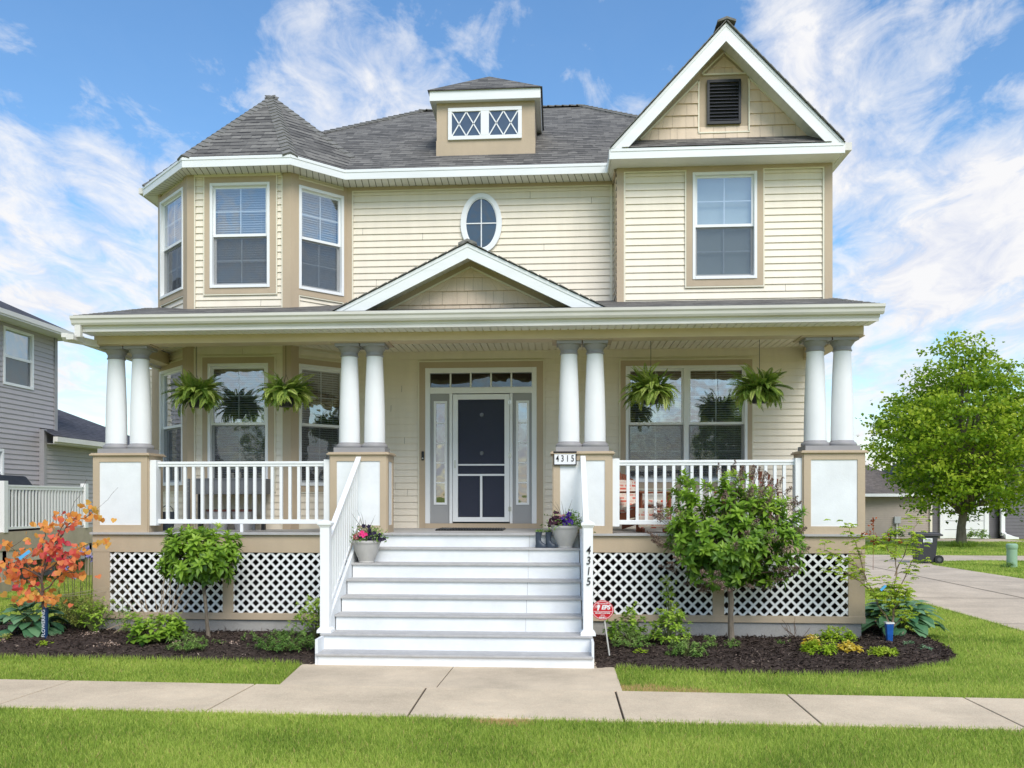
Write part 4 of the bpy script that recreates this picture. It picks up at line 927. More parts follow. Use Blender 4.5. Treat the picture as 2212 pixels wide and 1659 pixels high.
m.box(wx0, wx1, y0, y1, wz0, wz0+b); m.box(wx0, wx1, y0, y1, wz1-b, wz1); m.box(wx0, wx0+b, y0, y1, wz0+b, wz1-b); m.box(wx1-b, wx1, y0, y1, wz0+b, wz1-b); m.box(cm-.065, cm+.065, y0, y1, wz0+b, wz1-b)
dw = m.build('dormer_window', MT['white'], H, bevel=.004)
for xa, xb in ((wx0+b, cm-.065), (cm+.065, wx1-b)):
    MB().quad((xa, 13.884, wz0+b), (xb, 13.884, wz0+b), (xb, 13.884, wz1-b), (xa, 13.884, wz1-b)).build('pane', MT['glassdark'], dw)
    MB().quad((xa, 13.89, wz0+b), (xb, 13.89, wz0+b), (xb, 13.89, wz1-b), (xa, 13.89, wz1-b)).build('curtain', mat('grey_curtain', (.34, .34, .37), .8), dw)
    m = MB(); za, zb = wz0+b, wz1-b; w_ = xb-xa; zz_ = zb-za
    for (p, q) in (((0, 1), (.5, 0)), ((.5, 0), (1, 1)), ((0, 0), (.5, 1)), ((.5, 1), (1, 0))):
        a1 = Vector((xa+p[0]*w_, 13.874, za+p[1]*zz_)); b1 = Vector((xa+q[0]*w_, 13.874, za+q[1]*zz_)); d = (b1-a1).normalized(); n = Vector((-d.z, 0, d.x))*.009; m.prism([a1-n, b1-n, b1+n, a1+n], (0, .007, 0))
    m.build('diamond_muntin', MT['white'], dw)

# lettering ---------------------------------------------------------
def text_mesh(s, size, loc, m, parent, name, rot=(90, 0, 0), shear=0, align='CENTER', sx=1, ext=.0015, off=0.0, body_rot=None):
    cu = bpy.data.curves.new('t', 'FONT'); cu.body = s; cu.size = size; cu.align_x = align; cu.align_y = 'CENTER'; cu.extrude = ext; cu.shear = shear; cu.offset = off
    o = bpy.data.objects.new('t', cu); C.objects.link(o); bpy.context.view_layer.update()
    me = bpy.data.meshes.new_from_object(o.evaluated_get(bpy.context.evaluated_depsgraph_get())); bpy.data.objects.remove(o)
    M4 = Matrix.Translation(loc) @ Matrix.Rotation(R(rot[2]), 4, 'Z') @ Matrix.Rotation(R(rot[0]), 4, 'X') @ Matrix.Rotation(R(rot[1]), 4, 'Z') @ Matrix.Diagonal((sx, 1, 1, 1))
    mb = MB(); mb.v = [tuple(M4 @ v.co) for v in me.vertices]; mb.f = [tuple(p.vertices) for p in me.polygons]
    return mb.build(name, m, parent)
inkm = mat('black_ink', (.015, .015, .02), .4, .02)
for i, ch in enumerate('4315'): text_mesh(ch, .128, (.342, 9.924, 1.272-.117*i), inkm, posts[1], 'house_number', sx=.80, ext=.004, shear=.15, off=.0008)
sg = empty('number_sign', (.095, 11.59, 2.30), 'small white house number plaque with black frame fixed to the porch pedestal', 'sign')
MB().box(-.05, .24, 11.578, 11.60, 2.305, 2.465).build('plate', mat('sign_white', (.82, .82, .83), .4, .01), sg)
m = MB(); m.box(-.058, .248, 11.57, 11.602, 2.455, 2.478); m.box(-.056, .246, 11.572, 11.6, 2.295, 2.308); m.box(-.056, -.044, 11.572, 11.6, 2.308, 2.455); m.box(.234, .246, 11.572, 11.6, 2.308, 2.455); m.build('frame', inkm, sg)
text_mesh('4 3 1 5', .118, (.095, 11.576, 2.381), inkm, sg, 'digits', ext=.002, off=.0012, sx=.72).data.transform(Matrix.Identity(4))

# ------------------------------------------------------------------ plants
bark = mat('grey_bark', (.20, .165, .125), .9, .2, 14, .6, 60, streak=.3)
stemg = mat('green_stem', (.17, .20, .07), .7, .1)
LM = {}
LM['maple'] = leafmat('maple_leaves', [(.07, .15, .012), (.20, .34, .02), (.38, .52, .035), (.60, .68, .08)], .5, .5)
LM['hyd'] = leafmat('hydrangea_leaves', [(.05, .13, .015), (.15, .29, .03), (.31, .49, .05), (.52, .66, .12)], .40, .42)
LM['mint'] = leafmat('mint_leaves', [(.06, .14, .03), (.15, .28, .05), (.34, .48, .13)], .33, .5)
LM['lime'] = leafmat('lime_leaves', [(.20, .34, .02), (.38, .54, .03), (.58, .66, .09)], .4, .45)
LM['yellow'] = leafmat('yellow_leaves', [(.55, .38, .03), (.72, .56, .06), (.80, .68, .20)], .35, .5)
LM['hosta'] = leafmat('hosta_leaves', [(.05, .16, .075), (.14, .30, .14), (.28, .46, .24)], .25, .38, spec=.4)
LM['fern'] = leafmat('fern_fronds', [(.06, .13, .02), (.19, .31, .04), (.38, .50, .09), (.66, .72, .24)], .4, .5)
LM['redbud'] = leafmat('orange_leaves', [(.66, .05, .10), (.80, .13, .11), (.88, .27, .11), (.88, .38, .08), (.85, .52, .12)], .45, .45)
LM['dry'] = leafmat('dried_flowers', [(.09, .06, .05), (.20, .14, .115), (.40, .28, .21), (.62, .50, .42)], .1, .9, spec=.1)
LM['olive'] = leafmat('spent_foliage', [(.14, .18, .03), (.32, .38, .07), (.55, .55, .17)], .35, .6)
LM['rust'] = leafmat('rust_leaves', [(.25, .04, .015), (.45, .12, .03)], .35, .6)

def golden(i): return i*2.39996
def rosettes(LV, P, A, k, L, W, e0, e1, t0, dt=.12, stem=.0, scale=None):
    """whorls of leaves: P (n,3) tips, A (n,3) axes"""
    n = len(P); A = unit(A); ref = np.where(np.abs(A[:, 2:3]) > .9, [[1., 0, 0]], [[0, 0, 1.]]); X = unit(np.cross(A, ref)); Y = np.cross(A, X)
    ph = rng.uniform(0, 6.28, n); sc_ = np.ones(n) if scale is None else scale
    for i in range(k):
        a = ph+golden(i)+rng.normal(size=n)*.15; el = e1+(e0-e1)*i/max(1, k-1)+rng.normal(size=n)*.12     # first leaves lie low, last stand up
        el = e0+(e1-e0)*(i/max(1, k-1))+rng.normal(size=n)*.12
        O = X*np.cos(a)[:, None]+Y*np.sin(a)[:, None]; D = O*np.cos(el)[:, None]+A*np.sin(el)[:, None]; Nn = A*np.cos(el)[:, None]-O*np.sin(el)[:, None]
        f = 1-.45*i/max(1, k-1)
        LV.add(P+A*(stem*(i/k))[..., None] if np.ndim(stem) else P+A*(stem*i/k), D, Nn, L*f*sc_*rng.uniform(.8, 1.2, n), W*f*sc_*rng.uniform(.85, 1.15, n), np.clip(t0+.22*i/max(1, k-1)+rng.normal(size=n)*dt, 0, 1))

def bent(a, b, lift=.0, j=.02, n=5):
    a = Vector(a); b = Vector(b); o = []
    for i in range(n+1):
        t = i/n; p = a.lerp(b, t)+Vector((0, 0, lift*math.sin(math.pi*t)))
        if 0 < i < n: p += Vector((random.uniform(-j, j), random.uniform(-j, j), random.uniform(-j, j)))
        o.append(p)
    return o

def standard_shrub(name, base, cx, cz, rx, ry, rzv, ntips, label, cat, flowers=0, seed=1, trunk_r=.035, flat=1.0, group=None):
    global rng; rng = np.random.default_rng(seed); random.seed(seed)
    o = empty(name, base, label, cat, group)
    cen = np.array([cx, base[1], cz])
    tb = MB(); z0 = cz-rzv*.78
    ptop = (base[0]+(cx-base[0])*.7, base[1], z0)
    tb.tube(bent(base, ptop, 0, .008), [trunk_r*1.25, trunk_r, trunk_r*.9, trunk_r*.95, trunk_r*.9, trunk_r*1.1], 9, cap=False)
    d = rdir(ntips); r = rng.uniform(.35, 1, ntips)**.45
    bumps = np.array([1+.42*mnoise.noise(Vector(q*1.8+seed)) for q in d])
    P = cen+d*np.array([rx, ry, rzv])*(r*bumps)[:, None]
    P[:, 2] = np.maximum(P[:, 2], cz-rzv*.85)
    for i in range(0, ntips, max(1, ntips//46)): tb.tube(bent(ptop, P[i], .04, .02), [trunk_r*.5, trunk_r*.32, trunk_r*.25, trunk_r*.2, .005, .003], 5, cap=False)
    tb.build('trunk', bark, o, smooth=True)
    LV = Leaves(T8); A = d*.75+np.array([0, -.1, .75])
    hgt = np.clip((P[:, 2]-cz)/rzv, -1, 1)
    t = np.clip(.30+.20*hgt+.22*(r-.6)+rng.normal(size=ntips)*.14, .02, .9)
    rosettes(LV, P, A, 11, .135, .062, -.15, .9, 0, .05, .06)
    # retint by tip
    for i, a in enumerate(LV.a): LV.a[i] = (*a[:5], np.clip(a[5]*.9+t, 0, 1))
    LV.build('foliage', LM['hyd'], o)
    if flowers:
        DL = Leaves(T4); fm = MB()
        dd = rdir(flowers*3); dd = dd[(dd[:, 1] < .55)][:flowers]; 
        for q in dd:
            b = cen+q*np.array([rx, ry, rzv])*1.08; ax = unit((q*np.array([1, 1, .6])+np.array([0, 0, .55]))[None])[0]; hL = rng.uniform(.12, .21); top = b+ax*hL
            fm.tube([ptop, tuple(b-ax*.1), tuple(b), tuple(top)], [.005, .003, .003, .0015], 4, cap=False)
            m_ = 110; s = rng.random(m_)**.8; off = rdir(m_); off -= ax*(off@ax)[:, None]; off = unit(off)
            Q = b+ax*(s*hL)[:, None]+off*((1-s)*.055+.008)[:, None]*rng.uniform(.3, 1, m_)[:, None]
            DL.add(Q, rdir(m_), rdir(m_), rng.uniform(.011, .020, m_), rng.uniform(.010, .018, m_), rng.beta(1.5, 3, m_))
        DL.build('dried_flower_heads', LM['dry'], o); fm.build('flower_stalks', mat('dry_stalk', (.16, .10, .07), .9), o)
    return o
standard_shrub('hydrangea_tree', (2.16, 11.15, .07), 2.14, 1.42, .80, .56, .68, 470, 'large round-headed hydrangea on a single trunk with brown dried flower heads, right of the steps', 'shrub', flowers=80, seed=4, trunk_r=.038)
standard_shrub('hydrangea_tree', (-4.49, 11.05, .07), -4.60, 1.10, .52, .40, .33, 200, 'small flat-topped hydrangea on a single trunk in front of the left lattice', 'shrub', flowers=0, seed=9, trunk_r=.024)

def bush(name, base, rx, ry, h, ntips, mt, L, W, k, label, cat, seed=2, T=T8, stems=True, e0=-.2, e1=.9, tb=.35, up=.7, low=.15, stemm=None, group=None, spiky=0, smat=None):
    global rng; rng = np.random.default_rng(seed); random.seed(seed)
    o = empty(name, base, label, cat, group); b = np.array(base)
    d = rdir(ntips); d[:, 2] = np.abs(d[:, 2]); r = rng.uniform(.3, 1, ntips)**.5
    P = b+d*np.array([rx, ry, h])*(r*(1+.18*rng.normal(size=ntips)*.6))[:, None]; P[:, 2] += low*h
    if spiky: P[:, 2] += np.abs(rng.normal(size=ntips))*spiky
    A = d*(1-up)+np.array([0, 0, up])
    LV = Leaves(T); rosettes(LV, P, A, k, L, W, e0, e1, 0, .05, L*.35)
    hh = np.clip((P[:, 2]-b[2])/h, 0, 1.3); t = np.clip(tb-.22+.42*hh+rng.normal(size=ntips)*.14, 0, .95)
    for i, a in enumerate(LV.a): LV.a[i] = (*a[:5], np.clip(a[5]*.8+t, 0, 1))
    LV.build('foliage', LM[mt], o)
    if stems:
        sm = MB()
        for i in range(0, ntips, 2): sm.tube(bent(b+np.array([rng.normal()*.03, rng.normal()*.03, -.02]), P[i], .03, .01, 3), [.005, .004, .003, .002], 4, cap=False)
        sm.build('stems', smat or stemg, o)
    return o
# left bed
sh_ = bush('hydrangea_shrub', (-4.97, 10.62, .07), .42, .34, .34, 85, 'hyd', .10, .062, 9, 'bushy green hydrangea with bare twigs rising above it, low in the left bed', 'shrub', seed=11, tb=.5)
tw = MB(); random.seed(5)
for i in range(22):
    a = Vector((-4.97+random.uniform(-.12, .12), 10.66, .1)); b = a+Vector((random.uniform(-.48, .42), random.uniform(-.1, .35), random.uniform(.45, .98))); tw.tube(bent(a, b, 0, .025, 4), [.005, .004, .004, .003, .002], 4, cap=False)
for i in range(7):
    a = Vector((-5.1, 10.7, .1)); b = Vector((-5.55+random.uniform(-.1, .1), 10.7+random.uniform(-.1, .4), random.uniform(.1, .4))); tw.tube(bent(a, b, .12, .01, 5), .005, 4, cap=False)
tw.build('bare_twigs', mat('straw_twig', (.42, .31, .21), .85, .1), sh_)
bush('mint_clump', (-4.374, 10.13, .05), .24, .20, .18, 75, 'mint', .042, .018, 9, 'small pale green leafy clump at the foot of the hydrangea near the left lawn', 'plant', seed=12, tb=.6)
bush('mint_clump', (-3.20, 10.16, .06), .40, .28, .24, 190, 'mint', .045, .020, 9, 'wide low dark green clump beside the bottom steps in the left bed', 'plant', seed=13, tb=.35)
bush('shrub', (-3.10, 11.05, .08), .27, .22, .42, 60, 'hyd', .07, .042, 8, 'upright light green shrub against the left lattice next to the steps', 'shrub', seed=14, tb=.62, spiky=.08)
bush('seedling', (-3.86, 10.75, .07), .12, .08, .10, 14, 'mint', .04, .02, 6, 'thin seedling between the small hydrangea tree and the wide dark clump', 'plant', seed=15, stems=False)
bush('seedling', (-4.15, 10.5, .06), .10, .08, .06, 10, 'mint', .035, .018, 5, 'tiny sprout just left of the wide dark clump in the left bed', 'plant', seed=16, stems=False)
bush('lime_sprout', (-6.24, 10.28, .05), .10, .08, .06, 14, 'lime', .05, .025, 6, 'lime green sprout just right of the orange sapling trunk', 'plant', seed=17, stems=False)
bush('foliage_shrub', (-6.50, 11.55, .07), .30, .26, .42, 120, 'olive', .06, .024, 8, 'yellow green shrub behind the orange sapling at the porch corner', 'shrub', seed=18, tb=.55, spiky=.08)
bush('foliage_shrub', (-6.12, 11.25, .07), .28, .22, .34, 85, 'hyd', .06, .035, 7, 'green shrub with a few dead flower heads right of the yellow green shrub', 'shrub', seed=19, tb=.5, spiky=.1)
bush('foliage_shrub', (-6.95, 12.0, .02), .3, .22, .45, 80, 'olive', .06, .022, 8, 'olive tufted shrub furthest back behind the orange sapling', 'shrub', seed=20, tb=.6, spiky=.12)
bush('creeping_plant', (-5.75, 11.35, .07), .16, .14, .26, 26, 'mint', .05, .03, 6, 'small dark creeping plant at the foot of the left porch corner post', 'plant', seed=21, tb=.4, spiky=.15)
bush('edge_plant', (-7.05, 10.62, .05), .18, .14, .10, 26, 'olive', .07, .02, 7, 'low olive plant at the left edge in front of the big hosta', 'plant', seed=22, stems=False, tb=.6)
# iris
def iris(name, base, label, seed, hts):
    global rng; rng = np.random.default_rng(seed); random.seed(seed); o = empty(name, base, label, 'flowers'); b = np.array(base)
    LV = Leaves(TBLADE); n = 46; Q = b+np.column_stack([rng.uniform(-.35, .28, n), rng.uniform(-.1, .2, n), np.zeros(n)]); LV.add(Q, rng.normal(size=(n, 3))*.13+np.array([0, 0, 1]), rng.normal(size=(n, 3)), rng.uniform(.3, .62, n), .022, rng.uniform(.3, 1, n)); LV.build('leaves', LM['olive'], o)
    sm = MB(); FL = Leaves(T8)
    for (dx, z) in hts:
        p = b+np.array([dx, rng.uniform(-.05, .1), z]); sm.tube([tuple(b+np.array([dx*.8, 0, 0])), tuple(p)], .006, 5, cap=False)
        n = 9; D = rdir(n); D[:, 2] = D[:, 2]*.7+.1; FL.add(np.repeat(p[None], n, 0), D, rdir(n), rng.uniform(.05, .08, n), rng.uniform(.035, .05, n), rng.random(n))
    sm.build('stalks', stemg, o); FL.build('blooms', leafmat('lavender_petals', [(.24, .22, .55), (.45, .42, .78), (.62, .60, .88)], .35, .6), o)
iris('iris', (-6.72, 11.95, .05), 'lavender iris flowers on tall stalks beside the left porch corner', 23, [(.02, 1.06), (.10, 1.10), (.16, 1.0), (-.17, .92), (-.10, .86), (-.22, .80), (-.12, .72), (.18, .95)])
ex_ = MB(); 
# dried blooms on the mulch
def dried(x, y, n, label, seed):
    global rng; rng = np.random.default_rng(seed); L = Leaves(T4); P = np.column_stack([x+rng.normal(size=n)*.06, y+rng.normal(size=n)*.05, rng.uniform(.06, .13, n)])
    L.add(P, rdir(n), rdir(n), rng.uniform(.018, .03, n), rng.uniform(.016, .026, n), rng.uniform(.35, 1, n)); tag(L.build('dried_flower_head', LM['dry']), label, 'flower head', 'fallen dried hydrangea heads')
dried(-5.42, 10.25, 130, 'dried tan flower head lying on the mulch left of the big green hydrangea', 31); dried(-4.62, 10.42, 60, 'pale dried flower head between the hydrangea shrub and small mint clump', 32); dried(-3.98, 10.45, 40, 'brown dried flower head on the mulch right of the small hydrangea trunk', 33); dried(-6.05, 11.0, 90, 'dried flower head hanging in the shrubs behind the orange sapling', 34); dried(-6.95, 10.5, 60, 'dried clump at the left edge of the bed by the hosta', 35)

def hosta(name, base, rx, h, n, label, seed, L=.24, W=.17):
    global rng; rng = np.random.default_rng(seed); random.seed(seed); o = empty(name, base, label, 'hosta plant'); b = np.array(base)
    a = rng.uniform(0, 6.28, n); r = rng.random(n)**.6; el = (1-r)*1.0-.12
    P = b+np.column_stack([np.cos(a)*r*rx*.72, np.sin(a)*r*rx*.6, h*(.25+.75*(1-r**1.6))]); D = np.column_stack([np.cos(a)*np.cos(el), np.sin(a)*np.cos(el), np.sin(el)-.15]); Nn = np.column_stack([-np.cos(a)*np.sin(el)*.8, -np.sin(a)*np.sin(el)*.8, np.cos(el)])+rng.normal(size=(n, 3))*.15
    LV = Leaves(THOSTA); LV.add(P, D, Nn, L*rng.uniform(.7, 1.2, n), W*rng.uniform(.8, 1.15, n), np.clip(.3+.4*(1-r)+rng.normal(size=n)*.18, 0, 1)); LV.build('leaves', LM['hosta'], o, smooth=True)
    sm = MB()
    for i in range(0, n, 2): sm.tube(bent(b+np.array([0, 0, -.02]), P[i], .04, .0, 3), .006, 4, cap=False)
    sm.build('stems', stemg, o)
hosta('hosta', (-7.0, 11.2, .05), .46, .40, 70, 'broad blue green leaved hosta at the left edge beside the orange sapling', 41)
hosta('hosta', (4.55, 12.1, .06), .58, .36, 100, 'large hosta with broad leaves behind the right porch corner', 42, .27, .18)
# right bed
bush('shrub', (.88, 11.1, .09), .27, .24, .34, 60, 'hyd', .075, .05, 8, 'low round green shrub behind the red yard sign', 'shrub', seed=51, tb=.42)
bush('mint_clump', (.88, 10.66, .07), .24, .2, .20, 90, 'mint', .045, .02, 9, 'light green mint clump right of the red yard sign stake', 'plant', seed=52, tb=.6)
bush('shrub', (1.36, 10.85, .08), .26, .24, .42, 110, 'hyd', .065, .042, 8, 'tall pointed green shrub midway between the sign and the hydrangea trunk', 'shrub', seed=53, tb=.6, spiky=.0)
o_ = bush('climbing_stem', (1.42, 11.35, .40), .12, .10, .34, 26, 'hyd', .055, .038, 7, 'single leafy shoot rising against the right lattice', 'plant', seed=54, tb=.6, spiky=.12)
bush('mint_clump', (1.46, 10.12, .05), .26, .18, .18, 90, 'mint', .045, .02, 9, 'bright mint clump in front of the tall pointed shrub near the right lawn', 'plant', seed=55, tb=.55)
bush('mint_sprout', (1.80, 10.62, .06), .11, .10, .14, 22, 'mint', .045, .02, 8, 'small mint sprout left of the hydrangea trunk', 'plant', seed=56, tb=.55)
bush('mint_sprout', (2.08, 10.72, .06), .12, .08, .11, 20, 'mint', .04, .018, 7, 'small mint sprout at the foot of the hydrangea trunk', 'plant', seed=57, tb=.5)
bush('lime_sprout', (.96, 10.28, .05), .08, .07, .06, 14, 'lime', .045, .024, 6, 'tiny lime sprout in front of the mint by the red yard sign', 'plant', seed=58, stems=False)
bush('weed', (2.70, 10.95, .07), .12, .08, .06, 10, 'mint', .04, .012, 5, 'thin weed on the mulch midway under the right lattice', 'plant', seed=59, stems=False)
bush('leafy_mound', (3.43, 11.15, .07), .25, .2, .16, 80, 'lime', .06, .030, 8, 'bright green mound nearest the right end of the concrete foundation', 'plant', seed=60, tb=.25, stems=False)
bush('leafy_mound', (3.0, 10.36, .06), .22, .2, .14, 75, 'lime', .06, .028, 8, 'lime green mound in front of the left yellow plant', 'plant', seed=61, tb=.4, stems=False)
bush('yellow_plant', (2.98, 10.62, .09), .13, .1, .12, 24, 'yellow', .06, .05, 6, 'bright yellow plant, left of the two in the right bed', 'plant', seed=62, stems=False)
bush('yellow_plant', (3.37, 10.52, .06), .14, .13, .10, 26, 'yellow', .06, .05, 6, 'bright yellow plant, right of the two in the right bed', 'plant', seed=63, stems=False)
bush('leafy_mound', (3.72, 10.36, .05), .16, .13, .08, 50, 'lime', .06, .026, 8, 'flat lime green rosette plant in front of the blue wrapped sapling', 'plant', seed=64, tb=.45, stems=False)
bush('grey_sprout', (4.28, 11.02, .05), .09, .08, .05, 10, 'hosta', .06, .03, 5, 'pale grey green sprout just right of the blue wrapped sapling', 'plant', seed=65, stems=False, tb=.7)
bush('grey_sprout', (4.30, 10.66, .05), .08, .07, .06, 8, 'hosta', .06, .03, 5, 'pale sprout nearest the tip of the right mulch bed', 'plant', seed=66, stems=False, tb=.7)
dt = MB(); random.seed(8)
for i in range(9): a = Vector((3.0, 11.35, .05)); dt.tube(bent(a, a+Vector((random.uniform(-.2, .2), random.uniform(-.1, .1), random.uniform(.15, .32))), 0, .02, 4), .003, 4, cap=False)
tag(dt.build('bare_twigs', mat('dark_twig', (.14, .09, .06), .9)), 'small bare brown twigs in front of the right foundation', 'twigs')

# saplings ----------------------------------------------------------
def branch(tb, a, d, L, r, depth, ends, spread=.5, up=.25, j=.05):
    a = Vector(a); d = Vector(d).normalized(); p = [a]; n = 4
    for i in range(n):
        d = (d+Vector((random.gauss(0, .12), random.gauss(0, .12), random.gauss(0, .08)+up*.12))).normalized(); p.append(p[-1]+d*L/n)
    tb.tube(p, [r*(1-.13*i) for i in range(n+1)], 6, cap=False)
    if depth == 0: ends += [(p[i], d.copy()) for i in range(1, n+1)]; return
    for i in range(1, n+1):
        if depth > 1 or i > 1:
            for s in range(2 if i == n else 1):
                q = (d+Vector((random.gauss(0, spread), random.gauss(0, spread), random.gauss(0, spread*.5)))).normalized(); branch(tb, p[i], q, L*random.uniform(.45, .7), r*.55, depth-1, ends, spread, up)
random.seed(3); rng = np.random.default_rng(3)
rb_ = empty('redbud_sapling', (-6.52, 10.8, .05), 'young sapling with orange and red heart-shaped leaves in the left bed', 'sapling')
tb = MB(); tb.tube(bent((-6.52, 10.8, .02), (-6.57, 10.8, .78), 0, .01), [.020, .018, .017, .017, .016, .016], 8, cap=False)
limbs = [((-6.57, 10.8, .62), (-6.93, 10.75, .86)), ((-6.57, 10.8, .76), (-7.08, 10.85, 1.28)), ((-6.57, 10.8, .76), (-6.62, 10.9, 1.50)), ((-6.57, 10.8, .84), (-6.15, 10.7, 1.60)), ((-6.57, 10.8, .9), (-5.85, 10.85, 1.28)), ((-6.57, 10.8, .68), (-6.12, 10.9, .93)), ((-6.57, 10.8, .85), (-7.12, 10.6, 1.02)), ((-6.35, 10.8, 1.1), (-6.02, 10.6, 1.05)), ((-6.57, 10.8, .5), (-6.35, 10.7, .56)), ((-6.57, 10.8, .55), (-6.78, 10.7, .58)), ((-6.4, 10.8, 1.3), (-5.92, 10.9, 1.72))]
cl = []
for a, b in limbs:
    pth = bent(a, b, .06, .03, 6); tb.tube(pth, [.012, .010, .009, .007, .006, .004, .003], 6, cap=False)
    for p in pth[2:]: cl.append(p)
    for i in (3, 5):
        q = pth[i]+Vector((random.uniform(-.16, .16), random.uniform(-.2, .2), random.uniform(-.04, .14))); tb.tube([pth[i], q], [.004, .002], 4, cap=False); cl.append(q)
tb.tube(bent((-6.15, 10.7, 1.60), (-5.92, 10.7, 2.1), .0, .02), .0025, 4, cap=False); tb.tube(bent((-5.95, 10.9, 1.70), (-5.62, 10.9, 2.0), -.03, .01), .0022, 4, cap=False)
tb.build('trunk', mat('dark_twigs', (.12, .08, .065), .8, .2, 20), rb_, smooth=True)
LV = Leaves(THEART); cl = np.array([tuple(c) for c in cl if c.z > .52])
for c in cl:
    n = rng.integers(3, 9); P = c+rng.normal(size=(n, 3))*np.array([.085, .09, .035]); D = rng.normal(size=(n, 3))*.6+np.array([0, 0, -.8]); Nn = rng.normal(size=(n, 3))*.5+np.array([0, -1, .35])
    base = np.clip(.56+.38*mnoise.noise(Vector(c*2.6)+Vector((3, 1, 2)))*2+(.25 if c[2] < .7 else 0), .0, .95); LV.add(P, D, Nn, rng.uniform(.05, .085, n), rng.uniform(.055, .09, n), np.clip(base+rng.normal(size=n)*.16, 0, 1))
LV.build('leaves', LM['redbud'], rb_)
bt = mat('blue_tag', (.10, .42, .78), .5, .05)
def tagstrip(parent, a, b, w_, m_, name='tag'): 
    a = Vector(a); b = Vector(b); d = (b-a).normalized(); n = Vector((-d.z, 0, d.x))*w_/2; mb = MB(); mb.prism([a-n, b-n, b+n, a+n], (0, .003, 0)); return mb.build(name, m_, parent)
tagstrip(rb_, (-6.76, 10.62, 1.10), (-6.62, 10.62, 1.20), .04, bt)
navym = mat('navy_tag', (.01, .045, .13), .4, .05)
MB().tube([(-6.52, 10.79, .06), (-6.515, 10.79, .47)], [.030, .033], 12).build('trunk_wrap', navym, rb_, smooth=True)
text_mesh('FLOWERING', .062, (-6.522, 10.752, .27), mat('tag_white', (.75, .78, .8), .5), rb_, 'wrap_lettering', rot=(90, 90, 0), ext=.001)
rp = MB(); rp.tube(bent((-6.56, 10.8, .60), (-6.10, 11.59, .66), -.015, .002), .0035, 5, cap=False); rp.tube(bent((-6.56, 10.8, .60), (-6.14, 11.59, .60), -.02, .002), .0035, 5, cap=False); rp.build('tether_rope', mat('twine', (.6, .5, .36), .9), rb_)
random.seed(21); rng = np.random.default_rng(21)
jm = empty('green_sapling', (4.10, 11.2, .06), 'airy light green sapling with blue trunk wrap at the right porch corner', 'sapling')
tb = MB(); tb.tube(bent((4.10, 11.2, .04), (4.16, 11.2, .62), 0, .01), [.016, .015, .014, .014, .013, .012], 8, cap=False); cl = []
limbs = [((4.12, 11.2, .24), (3.62, 11.1, 1.10)), ((4.12, 11.2, .22), (4.36, 11.25, .44)), ((4.16, 11.2, .62), (4.18, 11.2, 1.45)), ((4.16, 11.2, .6), (4.42, 11.1, 1.30)), ((3.85, 11.15, .72), (3.38, 11.0, 1.0)), ((3.8, 11.15, .85), (3.55, 11.05, 1.55)), ((4.16, 11.2, .9), (4.50, 11.3, 1.60)), ((4.17, 11.2, 1.1), (3.92, 11.1, 1.35)), ((3.75, 11.1, .95), (3.28, 11.1, 1.22)), ((4.16, 11.2, .66), (4.05, 11.1, .78)), ((4.16, 11.2, .5), (4.22, 11.0, .72)), ((4.16, 11.2, .6), (4.0, 11.1, .60))]
for a, b in limbs:
    pth = bent(a, b, .03, .02, 6); tb.tube(pth, [.009, .008, .007, .006, .005, .004, .002], 6, cap=False)
    for p in pth[3:]: cl.append(p)
    for i in (2, 4, 6):
        q = pth[i]+Vector((random.uniform(-.16, .16), random.uniform(-.15, .15), random.uniform(-.02, .14))); tb.tube([pth[i], q], [.003, .0015], 4, cap=False); cl.append(q)
for k in range(9): cl.append(Vector((4.13+random.uniform(-.16, .16), 11.15, .62+random.uniform(-.12, .16))))
tb.build('trunk', mat('tan_twigs', (.28, .20, .13), .8, .2, 20), jm, smooth=True); LV = Leaves(T4)
for c in cl:
    if c.z < .36: continue
    for s in range(6):
        q = np.array(c)+rng.normal(size=3)*np.array([.05, .05, .03]); n = 5; a = np.linspace(-1.1, 1.1, n)+rng.normal()*.2; hd = rng.uniform(0, 6.28); D = np.column_stack([np.cos(hd+a), np.sin(hd+a), np.full(n, -.25)]); LV.add(np.repeat(q[None], n, 0), D, rng.normal(size=(n, 3))*.25+np.array([0, -.2, 1]), rng.uniform(.045, .075, n), .025, np.clip(rng.uniform(.3, .9)+rng.normal(size=n)*.1, 0, 1))
LV.build('leaves', LM['lime'], jm)
LV = Leaves(T4)
for (x, z) in ((3.86, 1.52), (3.86, 1.42), (3.88, 1.34), (3.74, 1.42), (4.05, 1.36), (4.18, 1.33), (3.87, 1.6)): n = 9; LV.add(np.array([x, 11.1, z])+rng.normal(size=(n, 3))*.018, rdir(n), rdir(n), .04, .025, rng.random(n))
LV.build('withered_leaves', LM['rust'], jm); mb = MB(); mb.tube([(3.87, 11.12, .98), (3.87, 11.1, 1.62)], .003, 4); mb.build('withered_twig', mat('rust_twig', (.25, .08, .04), .9), jm)
bluem = mat('blue_wrap', (.015, .11, .42), .35, .15, 14); m = MB(); m.hexa([(4.065, 11.17, .06), (4.125, 11.17, .06), (4.125, 11.23, .06), (4.065, 11.23, .06), (4.045, 11.155, .315), (4.135, 11.155, .315), (4.135, 11.235, .315), (4.045, 11.235, .315)]); m.build('trunk_wrap', bluem, jm, bevel=.01)
m = MB(); m.box(4.04, 4.14, 11.150, 11.24, .312, .33); m.build('wrap_edge', MT['white'], jm); tagstrip(jm, (3.92, 11.0, .74), (3.98, 11.0, .80), .03, bt)

